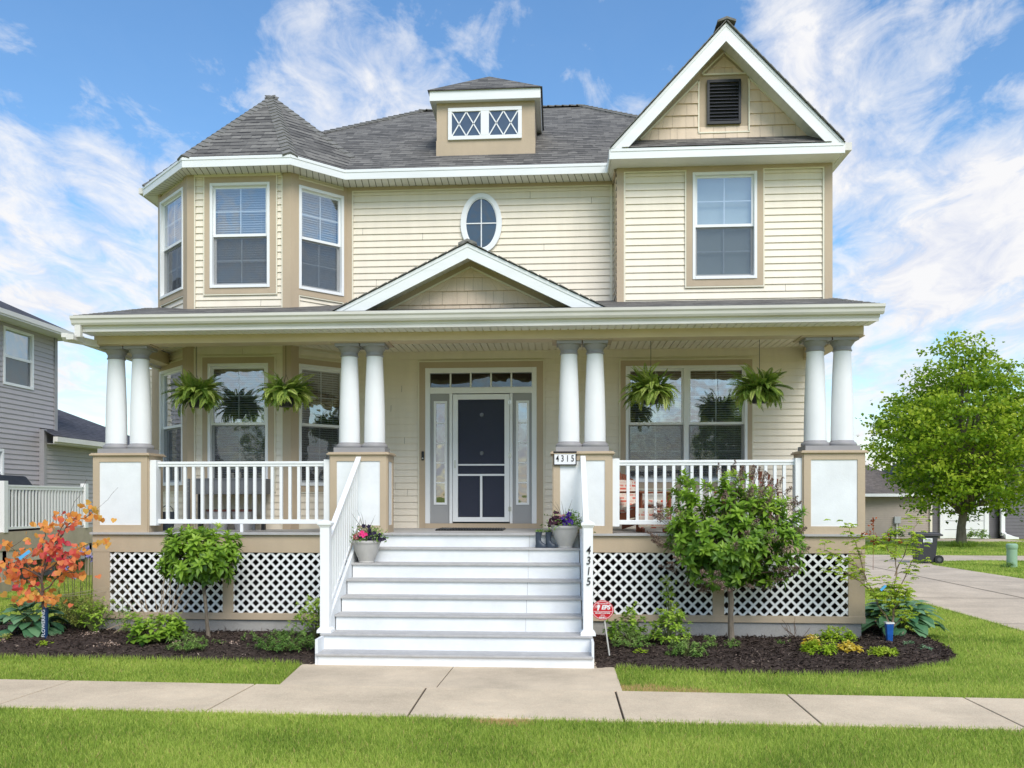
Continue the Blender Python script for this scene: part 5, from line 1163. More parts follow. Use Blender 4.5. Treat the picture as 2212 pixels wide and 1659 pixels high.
# trees --------------------------------------------------------------
def tree(name, base, cx, zlo, zhi, rx, ry, trunk_r, nclu, nleaf, L, label, seed, mt='maple', group=None, fork=1.9, tint=.52, cs=.30):
    global rng; rng = np.random.default_rng(seed); random.seed(seed); o = empty(name, base, label, 'tree', group); b = Vector(base)
    tb = MB(); H_ = zhi-base[2]; lean = (cx-base[0])
    main = [b+Vector((lean*.5*t*t, 0, H_*.86*t))+Vector((random.gauss(0, .04), random.gauss(0, .04), 0))*(1 if t > .2 else 0) for t in [i/9 for i in range(10)]]
    tb.tube(main, [trunk_r*(1.25 if i == 0 else 1.0)*(1-.098*i) for i in range(10)], 11, cap=False)
    n0 = int(nclu*3.0); d = rdir(n0); zc_ = (zlo+zhi)/2; rzz = (zhi-zlo)/2
    r = rng.uniform(.12, 1, n0)**.42; bump = np.array([1+.26*mnoise.noise(Vector(q*2.1+seed))+.22*mnoise.noise(Vector(q*5+seed)) for q in d])
    P = np.column_stack([cx+d[:, 0]*rx*r*bump, base[1]+d[:, 1]*ry*r*bump, zc_+d[:, 2]*rzz*r*bump])
    hn = (P[:, 2]-zlo)/(zhi-zlo); lim = np.interp(hn, [0, .08, .3, .55, .8, 1], [.80, .98, 1.0, .80, .46, .10]); rad = np.hypot((P[:, 0]-cx)/rx, (P[:, 1]-base[1])/ry)
    ok = (rad < lim*1.02) & (hn > -.02); P = P[ok][:nclu]; rad = rad[ok][:nclu]
    for i in range(0, len(P), max(1, len(P)//75)):
        q = Vector(P[i]); t = max(.18, min(.9, (q.z-b.z)/H_*.62)); k = int(t*9); a = main[k].lerp(main[k+1], t*9-k) if k < 9 else main[9]
        tb.tube(bent(a, q, .12, .10, 5), [trunk_r*.34, trunk_r*.26, trunk_r*.2, trunk_r*.14, trunk_r*.08, .012], 5, cap=False)
    tb.build('trunk', bark, o, smooth=True)
    LV = Leaves(T4); Pn = np.repeat(P, nleaf, 0); n = len(Pn); G = rng.normal(size=(n, 3))*np.array([cs, cs, cs*.38])
    Q = Pn+G; D = rng.normal(size=(n, 3))*.8+np.array([0, 0, -.25]); Nn = rng.normal(size=(n, 3))*.45+np.array([0, 0, 1.0])
    ct = np.clip(tint+rng.normal(size=len(P))*.17+.12*(rad-.6), .08, .9); t = np.clip(np.repeat(ct, nleaf)+.35*G[:, 2]/(cs*.38)*.4+rng.normal(size=n)*.10, 0, 1)  # top light painted into leaf tint: cluster tops lighter, inner clusters darker
    LV.add(Q, D, Nn, L*rng.uniform(.7, 1.25, n), L*.92*rng.uniform(.7, 1.2, n), t); LV.build('crown', LM[mt], o); return o
t1 = tree('maple_tree', (15.75, 35.6, -.02), 15.75, 1.25, 8.5, 3.75, 3.5, .175, 620, 42, .150, 'full bright green maple on the lawn beyond the driveway at right', 71)
tree('maple_tree', (17.3, 44.5, -.02), 19.6, 2.0, 8.4, 3.2, 3.0, .22, 220, 44, .19, 'second maple partly hidden behind the big one, by the tan garage', 72)
LVt = Leaves(TBLADE); n = 260; rng = np.random.default_rng(5); a = rng.uniform(0, 6.28, n); LVt.add(np.column_stack([15.75+np.cos(a)*.5*rng.random(n)**.5, 35.5+np.sin(a)*.5*rng.random(n)**.5, np.zeros(n)]), rng.normal(size=(n, 3))*.4+np.array([0, 0, 1]), rng.normal(size=(n, 3)), .28, .05, .25)
tag(LVt.build('grass_tuft', grassm), 'dark unmown grass tuft round the base of the big maple', 'grass tuft')
# trees and house across the street behind the viewer, seen in the window glass
for i, (x, y, s) in enumerate(((-13, -21, 1.1), (10.5, -20, 1.0), (16, -24, 1.2))):
    c = copy_tree(t1); c.location = (x, y, 0); c.scale = (s, s, s); c.rotation_euler = (0, 0, 1.3+i*1.9); c['label'] = ['maple across the street behind the viewer, furthest left', 'maple across the street behind the viewer, middle one', 'maple across the street behind the viewer, furthest right'][i]; c['group'] = 'trees across the street'

# hanging ferns -------------------------------------------------------
def fern(loc, label, seed, rad=.30, hang=.62, pot_tilt=0):
    global rng; rng = np.random.default_rng(seed); random.seed(seed)
    o = empty('hanging_fern', loc, label, 'hanging plant', 'ferns hanging from the porch ceiling'); x, y, z = loc   # loc: pot rim centre
    zp = z
    MB().lathe(x, y, [(.088, zp-.16), (.094, zp-.155), (.118, zp-.01), (.128, zp-.008), (.128, zp+.006), (.11, zp+.006)], 22).build('pot', MT['black'], o, smooth=True)
    hk = MB(); top = Vector((x+.0, y, 4.165)); hk.tube([top, top-Vector((0, 0, .045))], .004, 5); hk.tube([top+Vector((-.012, 0, -.05)), top+Vector((-.008, 0, -.033)), top+Vector((.008, 0, -.03)), top+Vector((.014, 0, -.05)), top+Vector((.004, 0, -.09)), top+Vector((0, 0, -.14)), Vector((x, y, zp+.30))], .0035, 5)
    for k in range(3): a = 2.1*k+.4; hk.tube([(x, y, zp+.30), (x+.12*math.cos(a), y+.12*math.sin(a), zp)], .0028, 4)
    hk.build('hanger', MT['black'], o)
    LV = Leaves(T4); st_ = MB(); nf = 190
    for i in range(nf):
        a = rng.uniform(0, 6.28)+.3*math.sin(seed); e = math.asin(rng.uniform(-.25, 1.0)); L = rad*rng.uniform(.7, 1.28)*(.95 if e < .3 else 1.02); u = np.array([math.cos(a), math.sin(a), 0])
        n = 16; pts = []; p = np.array([x, y, zp])+u*rng.uniform(.02, .12)+np.array([0, 0, rng.uniform(-.03, .08)]); el = e; tone = np.clip(rng.normal(.40+.04*(seed % 3), .22), .03, 1.0)
        droop = rng.uniform(.8, 2.3)/n*(.62 if e > .7 else 1); swing = rng.normal()*.9/n
        for k in range(n): pts.append(p.copy()); a += swing; u = np.array([math.cos(a), math.sin(a), 0]); d = u*math.cos(el)+np.array([0, 0, math.sin(el)]); p = p+d*L*1.15/n; el -= droop*(.6+k/n)
        pts = np.array(pts); T_ = unit(np.gradient(pts, axis=0)); S = np.cross(T_, [0, 0, 1.]); S = unit(S); Nn = np.cross(S, T_); tt = np.linspace(0, 1, n); w_ = .041*np.sin(np.pi*np.clip(tt*.92+.08, 0, 1))**.7+.006
        tilt = rng.normal()*.4; S2 = S*math.cos(tilt)+Nn*math.sin(tilt)
        for sg_ in (-1, 1):
            for off in (0, .5):
                q = pts+T_*(L/n*off); LV.add(q, S2*sg_+T_*.35-np.array([0, 0, .18]), Nn, w_, .015, np.clip(tone+.25*tt-.1+rng.normal(size=n)*.06, 0, 1))
        if i % 2 == 0: st_.tube([tuple(v) for v in pts[::3]], .0022, 4, cap=False)
    LV.build('fronds', LM['fern'], o); st_.build('frond_stems', stemg, o); return o
fern((-5.11, 12.15, 3.31), 'fern basket left of the left bay window, first from the left', 81)
fern((-3.82, 12.15, 3.31), 'fern basket right of the left bay window, second from the left', 82)
fern((1.27, 12.15, 3.31), 'fern basket in front of the left half of the double window', 83)
fern((2.73, 12.15, 3.31), 'fern basket by the right edge of the double window', 84)

# flower planters, boots, mat ------------------------------------------
potm = mat('stone_grey_resin', (.50, .485, .46), .6, .07, 5, .1, 60)
def planter(loc, r, h, label, seed, purple):
    global rng; rng = np.random.default_rng(seed); random.seed(seed); o = empty('flower_planter', loc, label, 'planter'); x, y, z = loc
    MB().lathe(x, y, [(r*.50, z), (r*.52, z+.012), (r*.50, z+.02), (r*.62, z+h*.25), (r*.80, z+h*.52), (r*.91, z+h*.82), (r*.925, z+h*.86), (r*.98, z+h*.88), (r*1.0, z+h*.95), (r*.98, z+h), (r*.88, z+h), (r*.86, z+h-.03)], 36).build('pot', potm, o, smooth=True)
    c = np.array([x, y, z+h]); n = 150
    def cl_(cx, cy, cz, sx, sz, n): return c+np.array([cx, cy, cz])+rng.normal(size=(n, 3))*np.array([sx, .07, sz])
    LV = Leaves(T4); P = cl_(0, 0, .06, .11, .05, 260); LV.add(P, rdir(260)+np.array([0, -.3, .2]), rdir(260), rng.uniform(.025, .05, 260), .022, rng.uniform(.1, .8, 260))
    P = cl_(0, -.08, .02, .12, .02, 120); LV.add(P, rdir(120)+np.array([0, -.6, -.2]), rdir(120), rng.uniform(.03, .05, 120), .022, rng.uniform(.2, .8, 120))
    lx = .10 if purple else .12; P = cl_(lx, 0, .10 if purple else .08, .04, .04, 90); LV.add(P, rdir(90)+np.array([0, 0, .5]), rdir(90), .045, .018, rng.uniform(.75, 1, 90)); LV.build('foliage', LM['mint'], o)
    def fl(cols, spots, sz, name, nn=9):
        F = Leaves(T8)
        for (dx, dy, dz) in spots:
            p = c+np.array([dx, dy, dz]); a = np.linspace(0, 6.28, 6)[:-1]; ax = unit((np.array([dx*2, -.8, .35+dz])+rng.normal(size=3)*.3)[None])[0]; X = unit(np.cross(ax, [0, 0, 1.])[None])[0]; Y = np.cross(ax, X)
            D = np.cos(a)[:, None]*X+np.sin(a)[:, None]*Y+ax*.35; F.add(np.repeat(p[None], 5, 0), D, np.repeat(ax[None], 5, 0), sz, sz*.85, rng.random(5))
        F.build(name, leafmat(name+'_petals', cols, .25, .6), o)
    def sp(cx, cz, sx, sz, n): return [(cx+rng.normal()*sx, -.08-rng.random()*.06, cz+rng.normal()*sz) for _ in range(n)]
    if purple:
        fl([(.05, .01, .22), (.12, .03, .42)], sp(.02, .09, .04, .035, 8), .045, 'purple_petunias'); fl([(.012, .004, .012), (.07, .01, .03)], sp(-.11, .09, .045, .04, 14)+sp(-.17, .04, .02, .04, 6), .034, 'dark_petunias'); fl([(.45, .16, .2), (.7, .4, .42)], sp(-.06, .12, .03, .02, 8), .022, 'pink_flowers')
    else:
        fl([(.75, .01, .16), (.85, .08, .30)], [(-.03, -.12, .10), (-.015, -.14, .06), (.02, -.13, .075), (-.05, -.12, .08)], .038, 'magenta_flowers'); fl([(.35, .02, .06), (.66, .32, .30)], sp(-.10, .05, .035, .035, 22), .020, 'red_white_flowers'); fl([(.006, .003, .012), (.02, .01, .05)], sp(.06, .11, .05, .05, 9)+sp(.17, .02, .05, .03, 7)+sp(.08, .0, .02, .03, 4), .036, 'dark_petunias')
    sp_ = MB()
    for k in range(5): a = Vector((x, y, z+h)); b = a+Vector((random.uniform(-.22, .18), random.uniform(-.05, .05), random.uniform(.22, .40))); sp_.tube(bent(a, b, .03, .005, 4), [.004, .0035, .003, .002, .001], 4, cap=False)
    sp_.build('spikes', mat('spike_grass', (.16, .15, .13), .8), o)
T6, T7 = RZ[5], RZ[6]
planter((-2.45, 11.15, T6), .19, .285, 'stone grey pot of magenta and dark flowers on the left of the steps', 91, False)
planter((.095, 11.43, T7), .185, .29, 'stone grey pot of purple and dark petunias on the right of the steps', 92, True)
bootm = mat('blue_grey_rubber', (.045, .06, .085), .42, .08)
def boot(x, label, rz):
    o = empty('rain_boot', (x, 11.42, T7), label, 'boot', 'pair of rain boots used as plant pots', 0); z = T7
    # lofted boot: stations heel-to-toe footprint and shaft, as stacked ellipses
    st = [(0, -.028, .074, .036), (.018, -.030, .078, .038), (.045, -.026, .070, .037), (.065, -.008, .050, .034), (.09, .006, .038, .031), (.12, .008, .037, .031), (.16, .004, .041, .033), (.195, .0, .044, .035), (.20, .0, .046, .037), (.205, 0, .046, .037)]
    m = MB(); n = 20; ca, sa = math.cos(rz), math.sin(rz)
    for (h, ox, ra_, rb__) in st:
        for q in range(n):
            t = 2*math.pi*q/n; lx_ = ox*1.0+ra_*math.cos(t); ly = rb__*math.sin(t)*(1.12 if (h < .05 and math.cos(t) < 0) else 1)
            m.v.append((x+lx_*ca-ly*sa, 11.42+lx_*sa+ly*ca, z+h))
    for k in range(len(st)-1):
        for q in range(n): r_ = (q+1) % n; m.f.append((k*n+q, k*n+r_, (k+1)*n+r_, (k+1)*n+q))
    m.f.append(tuple(reversed(range(n)))); m.f.append(tuple((len(st)-1)*n+q for q in range(n)))
    m.build('boot_shell', bootm, o, smooth=True)
    k = 26; LV = Leaves(T4); LV.add(np.array([x, 11.42, z+.2])+rng.normal(size=(k, 3))*np.array([.025, .02, .004]), rng.normal(size=(k, 3))*.55+np.array([0, 0, 1]), rdir(k), rng.uniform(.03, .055, k), .014, rng.uniform(.3, 1, k)); LV.build('plant', LM['mint'], o)
boot(-.245, 'dark rubber rain boot holding a small plant, left one of the pair on the steps', math.pi-.25); boot(-.115, 'dark rubber rain boot holding a small plant, right beside the grey flower pot', math.pi-.25)
m = MB(); m.box(-1.75, -.78, 12.5, 13.2, FZ+.001, FZ+.014); mt_ = empty('door_mat', (-1.26, 12.85, FZ), 'dark rubber door mat with scalloped edge in front of the door', 'mat'); m.build('mat_body', MT['black'], mt_)
m = MB(); 
for i in range(24): x = -1.75+.97*(i+.5)/24; m.tube([(x, 12.5, FZ+.010), (x, 13.2, FZ+.010)], .016, 6)
m.build('mat_ribs', MT['black'], mt_)

# yard sign -------------------------------------------------------------
ys = empty('yard_sign', (.62, 10.2, .05), 'round red security system yard sign on a white stake beside the steps', 'sign')
redm = mat('sign_red', (.55, .008, .022), .35, .05); wm = mat('sign_print_white', (.8, .8, .8), .4, .02)
m = MB(); m.tube([(.60, 10.17, .0), (.53, 10.17, .50)], .009, 8); m.build('stake', mat('stake_white', (.62, .6, .55), .5), ys)
scx, scz = .513, .578; m = MB(); m.v = [(x, 10.14, z) for x, z in ellipse(scx, scz, .127, .112)]+[(x, 10.155, z) for x, z in ellipse(scx, scz, .127, .112)]; k = 56; m.f = [tuple(range(k)), tuple(range(2*k-1, k-1, -1))]+[(i, k+i, k+(i+1) % k, (i+1) % k) for i in range(k)]; m.build('plate', redm, ys)
m = MB(); ering(m, scx, scz, .113, .098, .118, .103, 10.138, 10.1395); m.build('rim_line', wm, ys)
def tx(s, size, x, z, **k): return text_mesh(s, size, (x, 10.137, z), wm, ys, 'lettering', ext=.0005, **k)
tx('PROTECTED BY', .017, scx, scz+.073, off=.0004); tx('EPS', .066, scx+.033, scz+.030, off=.003, shear=.25); tx('SECURITY SYSTEMS', .020, scx, scz-.035, off=.0008); tx('(616)', .020, scx, scz-.060, off=.0008); tx('458-0891', .022, scx, scz-.084, off=.0008)
m = MB(); m.box(scx-.105, scx+.105, 10.1365, 10.139, scz-.017, scz-.013)
for (a, b, c_, d) in ((-.095, .035, -.05, .052), (-.10, .020, -.055, .036), (-.09, .045, -.045, .062)): m.quad((scx+a, 10.1375, scz+b-.003), (scx+c_, 10.1375, scz+d-.004), (scx+c_+.01, 10.1375, scz+d+.004), (scx+a, 10.1375, scz+b))
m.prism([(scx-.062, 10.137, scz-.005), (scx-.048, 10.137, scz-.005), (scx-.034, 10.137, scz+.03), (scx-.026, 10.137, scz+.052), (scx-.045, 10.137, scz+.06), (scx-.066, 10.137, scz+.045), (scx-.058, 10.137, scz+.03)], (0, .002, 0)); m.build('emblem', wm, ys)

# porch furniture --------------------------------------------------------
woodm = mat('red_brown_wood', (.30, .095, .045), .5, .12, 6, .1, 40)
def cushionmat():
    m, n, l, b = newmat('patterned_fabric'); b.inputs['Roughness'].default_value = .9
    t = n.new('ShaderNodeTexCoord'); br = n.new('ShaderNodeTexBrick'); mp = n.new('ShaderNodeMapping'); mp.inputs['Rotation'].default_value = (R(90), 0, R(0)); l.new(t.outputs['Object'], mp.inputs[0]); l.new(mp.outputs[0], br.inputs['Vector'])
    br.inputs['Scale'].default_value = 1; br.inputs['Brick Width'].default_value = .11; br.inputs['Row Height'].default_value = .045; br.inputs['Mortar Size'].default_value = .008; br.inputs['Mortar Smooth'].default_value = 0; br.inputs['Bias'].default_value = .05; br.offset = .33
    br.inputs['Color1'].default_value = (.76, .68, .58, 1); br.inputs['Color2'].default_value = (.62, .07, .035, 1); br.inputs['Mortar'].default_value = (.74, .66, .56, 1)
    ns = n.new('ShaderNodeTexNoise'); ns.inputs['Scale'].default_value = 9; l.new(t.outputs['Object'], ns.inputs['Vector']); gt = n.new('ShaderNodeMath'); gt.operation = 'GREATER_THAN'; gt.inputs[1].default_value = .55; l.new(ns.outputs[0], gt.inputs[0])
    mx = n.new('ShaderNodeMixRGB'); mx.inputs[2].default_value = (.74, .67, .57, 1); l.new(gt.outputs[0], mx.inputs[0]); l.new(br.outputs[0], mx.inputs[1]); l.new(mx.outputs[0], b.inputs['Base Color']); return m
cush = cushionmat()
class LM_(MB):   # builder in a chair's own axes
    pass
def put(mb, M4):
    mb.v = [tuple(M4 @ Vector(v)) for v in mb.v]; return mb
def adirondack(loc, rz, label, clabel):
    o = empty('adirondack_chair', loc, label, 'chair', 'reddish wooden chairs on the right porch'); M4 = Matrix.Translation(loc) @ Matrix.Rotation(rz, 4, 'Z')   # faces -Y
    def B(name, mb): return put(mb, M4).build(name, woodm, o, bevel=.004)
    th = .02
    bk = o
    for i in range(5):
        x = (i-2)*.108; top = .86-.035*abs(i-2)**1.4; lean = .36; m = MB()
        def bp(z): return .20+(z-.28)*.42
        m.hexa([(x-.042, bp(.22), .22), (x+.042, bp(.22), .22), (x+.042, bp(.22)+th, .22), (x-.042, bp(.22)+th, .22), (x*1.12-.05, bp(top), top), (x*1.12+.05, bp(top), top-.012*abs(i-2)), (x*1.12+.05, bp(top)+th, top-.012*abs(i-2)), (x*1.12-.05, bp(top)+th, top)]); B('back_slat', m)
    m = MB(); 
    for i in range(5): y = -.28+i*.105; z = .37-.035*i; m.hexa([(-.27, y, z-.02), (.27, y, z-.02), (.27, y+.095, z-.05), (-.27, y+.095, z-.05), (-.27, y, z), (.27, y, z), (.27, y+.095, z-.03), (-.27, y+.095, z-.03)])
    B('seat', m)
    for s in (-1, 1):
        m = MB(); m.box(s*.25, s*.39, -.36, .36, .535, .56); B('armrest', m)
        m = MB(); m.box(s*.28, s*.31, -.30, -.20, 0, .535); B('leg', m)
        m = MB(); m.hexa([(s*.265, -.30, .25), (s*.285, -.30, .25), (s*.285, .62, .0), (s*.265, .62, .0), (s*.265, -.30, .36), (s*.285, -.30, .36), (s*.285, .62, .09), (s*.265, .62, .09)]) if s > 0 else m.hexa([(s*.285, -.30, .25), (s*.265, -.30, .25), (s*.265, .62, .0), (s*.285, .62, .0), (s*.285, -.30, .36), (s*.265, -.30, .36), (s*.265, .62, .09), (s*.285, .62, .09)]); B('side_rail', m)
        m = MB(); m.box(s*.29, s*.32, .28, .35, .1, .535); B('leg', m)
    m = MB(); m.hexa([(-.24, -.30, .375), (.24, -.30, .375), (.24, .16, .225), (-.24, .16, .225), (-.24, -.30, .455), (.24, -.30, .455), (.24, .20, .31), (-.24, .20, .31)])
    m.hexa([(-.235, .11, .29), (.235, .11, .29), (.235, .19, .27), (-.235, .19, .27), (-.24, .31, .74), (.24, .31, .74), (.24, .385, .72), (-.24, .385, .72)])
    cu = put(m, M4).build('chair_cushion', cush, None, bevel=.03); tag(cu, clabel, 'cushion', 'patterned cushions on the porch chairs'); return o
adirondack((1.17, 12.60, FZ), R(42), 'red brown slatted lounge chair beside the double window, nearest the steps', 'red and cream patterned cushion on the lounge chair nearest the steps')
adirondack((2.72, 12.75, FZ), R(-30), 'red brown slatted lounge chair behind the big hydrangea, at the right end of the porch', 'red and cream patterned cushion on the right lounge chair')
ot = empty('footstool', (1.30, 12.05, FZ), 'red brown wooden footstool in front of the left lounge chair', 'footstool'); 
m = MB(); m.box(1.12, 1.48, 11.92, 12.2, FZ+.22, FZ+.25); m.build('stool_top', woodm, ot)
for a, b in ((1.14, 11.94), (1.43, 11.94), (1.14, 12.15), (1.43, 12.15)): MB().box(a, a+.03, b, b+.03, FZ, FZ+.22).build('leg', woodm, ot)
cu = MB().hexa([(1.08, 11.86, FZ+.06), (1.50, 11.86, FZ+.06), (1.50, 11.915, FZ+.06), (1.08, 11.915, FZ+.06), (1.08, 11.86, FZ+.33), (1.50, 11.86, FZ+.33), (1.50, 12.22, FZ+.33), (1.08, 12.22, FZ+.33)]).build('stool_cushion', cush, None, bevel=.02); tag(cu, 'red and cream patterned pad draped over the footstool', 'cushion', 'patterned cushions on the porch chairs')
tb_ = empty('side_table', (1.75, 12.9, FZ), 'small dark side table between the two lounge chairs', 'table'); MB().box(1.58, 1.92, 12.75, 13.05, FZ+.46, FZ+.49).build('table_top', MT['black'], tb_)
for a, b in ((1.6, 12.77), (1.88, 12.77), (1.6, 13.0), (1.88, 13.0)): MB().box(a, a+.025, b, b+.025, FZ, FZ+.46).build('leg', MT['black'], tb_)
# raised planter box on the left porch
pg = mat('slate_grey_resin', (.135, .145, .16), .5, .06); rp_ = empty('raised_planter', (-4.8, 12.6, FZ), 'slate grey raised planter box on legs in front of the bay window', 'planter')
m = MB(); m.box(-5.30, -4.27, 12.45, 12.47, 1.925, 2.15); m.box(-5.30, -4.27, 12.83, 12.85, 1.925, 2.15); m.box(-5.30, -5.28, 12.47, 12.83, 1.925, 2.15); m.box(-4.29, -4.27, 12.47, 12.83, 1.925, 2.15); m.box(-5.28, -4.29, 12.47, 12.83, 1.925, 1.94); m.box(-5.31, -4.26, 12.44, 12.45, 2.135, 2.155); m.build('box', pg, rp_)
for x in (-5.37, -4.40): 
    for y in (12.44, 12.82): m = MB(); m.box(x, x+.035, y-.015, y+.02, FZ, 2.15); l_ = m.build('leg', pg, rp_); m = MB(); [m.tube([(x+.017, y-.018, z), (x+.017, y-.014, z)], .007, 8) for z in (1.97, 2.04, 2.11)]; m.build('bolts', MT['metal'], l_)
MB().box(-5.27, -5.22, 12.6, 12.66, FZ, 1.925).build('inner_leg', MT['black'], rp_); MB().box(-4.33, -4.28, 12.6, 12.66, FZ, 1.925).build('inner_leg', MT['black'], rp_)
rib = mat('grey_ribbed_resin', (.40, .41, .42), .6, .05)
for x, lb in ((-4.98, 'grey ribbed pot with brown rim under the raised planter, left one'), (-4.60, 'grey ribbed pot with brown rim under the raised planter, right one')):
    o = empty('ribbed_pot', (x, 12.62, FZ), lb, 'pot', 'ribbed pots under the raised planter'); m = MB(); n = 72
    for (r, z) in ((.115, FZ), (.165, FZ+.27)):
        for q in range(n): a = 2*math.pi*q/n; rr = r*(1+(.03 if q % 3 == 0 else 0)); m.v.append((x+rr*math.cos(a), 12.62+rr*math.sin(a), z))
    for q in range(n): r_ = (q+1) % n; m.f.append((q, r_, n+r_, n+q))
    m.f.append(tuple(reversed(range(n)))); m.build('pot_body', rib, o); MB().lathe(x, 12.62, [(.168, FZ+.27), (.175, FZ+.272), (.175, FZ+.30), (.16, FZ+.30), (.158, FZ+.25)], 30).build('rim', mat('brown_rim', (.12, .045, .035), .5), o, smooth=True)
o = empty('watering_can', (-5.63, 12.35, FZ), 'dark pot with a wire handle behind the left end of the railing', 'pot'); MB().lathe(-5.63, 12.35, [(.08, FZ), (.115, FZ+.2), (.12, FZ+.27), (.11, FZ+.27)], 20).build('body', mat('slate_blue', (.06, .075, .10), .5), o, smooth=True)
MB().tube([(-5.63+.09*math.cos(t), 12.35, FZ+.27+.09*math.sin(t)) for t in [math.pi*i/8 for i in range(9)]], .006, 5).build('handle', MT['black'], o)

# right background -------------------------------------------------------
bn = empty('wheeled_bin', (10.6, 26.4, .01), 'dark grey wheeled garbage bin at the end of the driveway', 'bin'); bm_ = mat('bin_charcoal', (.045, .045, .052), .5, .08)
bx0, by0 = 10.35, 26.1
m = MB(); m.hexa([(bx0+.04, by0+.05, .04), (bx0+.50, by0+.05, .04), (bx0+.50, by0+.50, .04), (bx0+.04, by0+.50, .04), (bx0+.0, by0+.02, .84), (bx0+.57, by0+.02, .84), (bx0+.57, by0+.57, .84), (bx0+.0, by0+.57, .84)]); m.box(bx0-.05, bx0+.63, by0-.03, by0+.63, .80, .84); m.build('bin_body', bm_, bn, bevel=.02)
m = MB(); m.hexa([(bx0-.06, by0-.04, .845), (bx0+.66, by0-.04, .845), (bx0+.66, by0+.64, .845), (bx0-.06, by0+.64, .845), (bx0-.03, by0, .90), (bx0+.6, by0, .90), (bx0+.6, by0+.6, .90), (bx0-.03, by0+.6, .90)]); m.box(bx0+.62, bx0+.72, by0+.05, by0+.55, .80, .85); m.build('lid', bm_, bn, bevel=.015)
for yy in (by0-.02, by0+.52): m = MB(); m.tube([(bx0+.58, yy, .125), (bx0+.58, yy+.06, .125)], .125, 22); wl = m.build('wheel', MT['black'], bn); m = MB(); m.tube([(bx0+.58, yy-.01, .125), (bx0+.58, yy, .125)], .06, 16); m.build('hub', mat('hub_grey', (.10, .10, .11), .4), wl)
m = MB(); m.box(bx0+.14, bx0+.40, by0+.002, by0+.008, .62, .74); lb_ = m.build('label_plate', mat('label_white', (.72, .76, .76), .5), bn); m = MB(); m.box(bx0+.17, bx0+.37, by0-.001, by0+.002, .655, .67); m.box(bx0+.20, bx0+.34, by0-.001, by0+.002, .69, .705); m.build('label_print', inkm, lb_)
up_ = empty('utility_pedestal', (12.35, 24.9, 0), 'pale green utility pedestal post on the lawn at the right edge', 'utility box'); gm_ = mat('pale_green_plastic', (.30, .46, .32), .5, .05)
m = MB(); m.lathe(12.35, 24.9, [(.13, 0), (.13, .50), (.138, .51), (.145, .52), (.145, .60), (.14, .63), (.11, .65), (.0, .655)], 26, cap=False); m.build('post_cover', gm_, up_, smooth=True)
bush('grass_tuft', (12.15, 24.7, 0), .2, .15, .12, 30, 'mint', .09, .02, 6, 'weedy tuft at the foot of the green utility post', 'grass tuft', seed=95, stems=False, tb=.3)

def bsiding(mb, p0, p1, z0, z1, ex=.1016, holes=()): return siding(mb, frame(p0, p1), 0, math.hypot(p1[0]-p0[0], p1[1]-p0[1]), z0, z1, holes, ex, .016)
tau = mat('taupe_vinyl', (.43, .365, .31), .5, .04); dkg = mat('dark_grey_vinyl', (.15, .14, .15), .5, .05)
g1 = empty('tan_garage', (13.5, 46, 0), 'tan sided garage with grey roof far right behind the maple', 'garage')
bsiding(MB(), (9.0, 43.6), (17.75, 43.3), 0, 2.15).box(9, 17.75, 43.65, 50, 0, 2.15).build('wall', tau, g1)
m = MB(); roofface(m, [(8.5, 43.1, 2.12), (18.0, 42.9, 2.12), (15.2, 46.5, 3.9), (11.5, 46.5, 3.9)], (1, 0, 0)); roofface(m, [(18.0, 42.9, 2.12), (18.0, 50.2, 2.12), (15.2, 46.5, 3.9)], (0, 1, 0)); roofface(m, [(8.5, 50.2, 2.12), (8.5, 43.1, 2.12), (11.5, 46.5, 3.9)], (0, 1, 0)); m.build('roof', shingle('tan_grey_shingles', (.20, .17, .15), (.15, .13, .12), (.09, .08, .07)), g1)
MB().box(8.5, 18.0, 42.9, 43.05, 2.0, 2.14).build('gutter', MT['white'], g1); MB().box(17.68, 17.78, 43.2, 43.29, 0, 2.1).build('corner_trim', MT['creamtrim'], g1)
m = MB(); m.box(16.05, 16.32, 43.2, 43.33, .72, 1.05); em = m.build('electric_meter', mat('meter_grey', (.45, .47, .47), .5), g1); MB().box(16.15, 16.19, 43.25, 43.3, 0, .72).build('conduit', MT['white'], g1)
g2 = empty('grey_garage', (20, 46, 0), 'dark grey sided house with white garage door behind the maple trunk', 'garage')
m = MB(); bsiding(m, (17.78, 43.6), (18.3, 43.6), 0, 2.9); bsiding(m, (20.45, 43.6), (21.0, 43.6), 0, 2.9); bsiding(m, (18.3, 43.6), (20.45, 43.6), 2.2, 2.9); bsiding(m, (21.0, 43.35), (29, 43.35), 0, 2.9, .16); m.box(17.8, 29, 43.7, 52, 0, 2.9); m.build('wall', dkg, g2)
m = MB(); 
for k in range(5): m.box(18.45, 20.3, 43.50, 43.55, .01+.42*k, .41+.42*k)
m.build('garage_door', MT['white'], g2); m = MB(); m.box(18.25, 18.45, 43.45, 43.6, 0, 2.2); m.box(20.3, 20.5, 43.45, 43.6, 0, 2.2); m.box(18.25, 20.5, 43.45, 43.6, 2.12, 2.25); m.build('door_frame', MT['white'], g2)
m = MB(); m.box(20.95, 21.12, 43.2, 43.34, .2, 2.9); m.hexa([(20.95, 43.1, .15), (21.12, 43.1, .2), (21.12, 43.3, .2), (20.95, 43.3, .15), (20.95, 43.1, .3), (21.12, 43.1, .3), (21.12, 43.3, .3), (20.95, 43.3, .3)]); m.hexa([(21.0, 42.9, .0), (21.6, 42.9, -.0), (21.6, 43.1, 0), (21.0, 43.1, .15), (21.0, 42.9, .2), (21.6, 42.9, .08), (21.6, 43.1, .08), (21.0, 43.1, .3)]); m.build('downspout', MT['white'], g2)
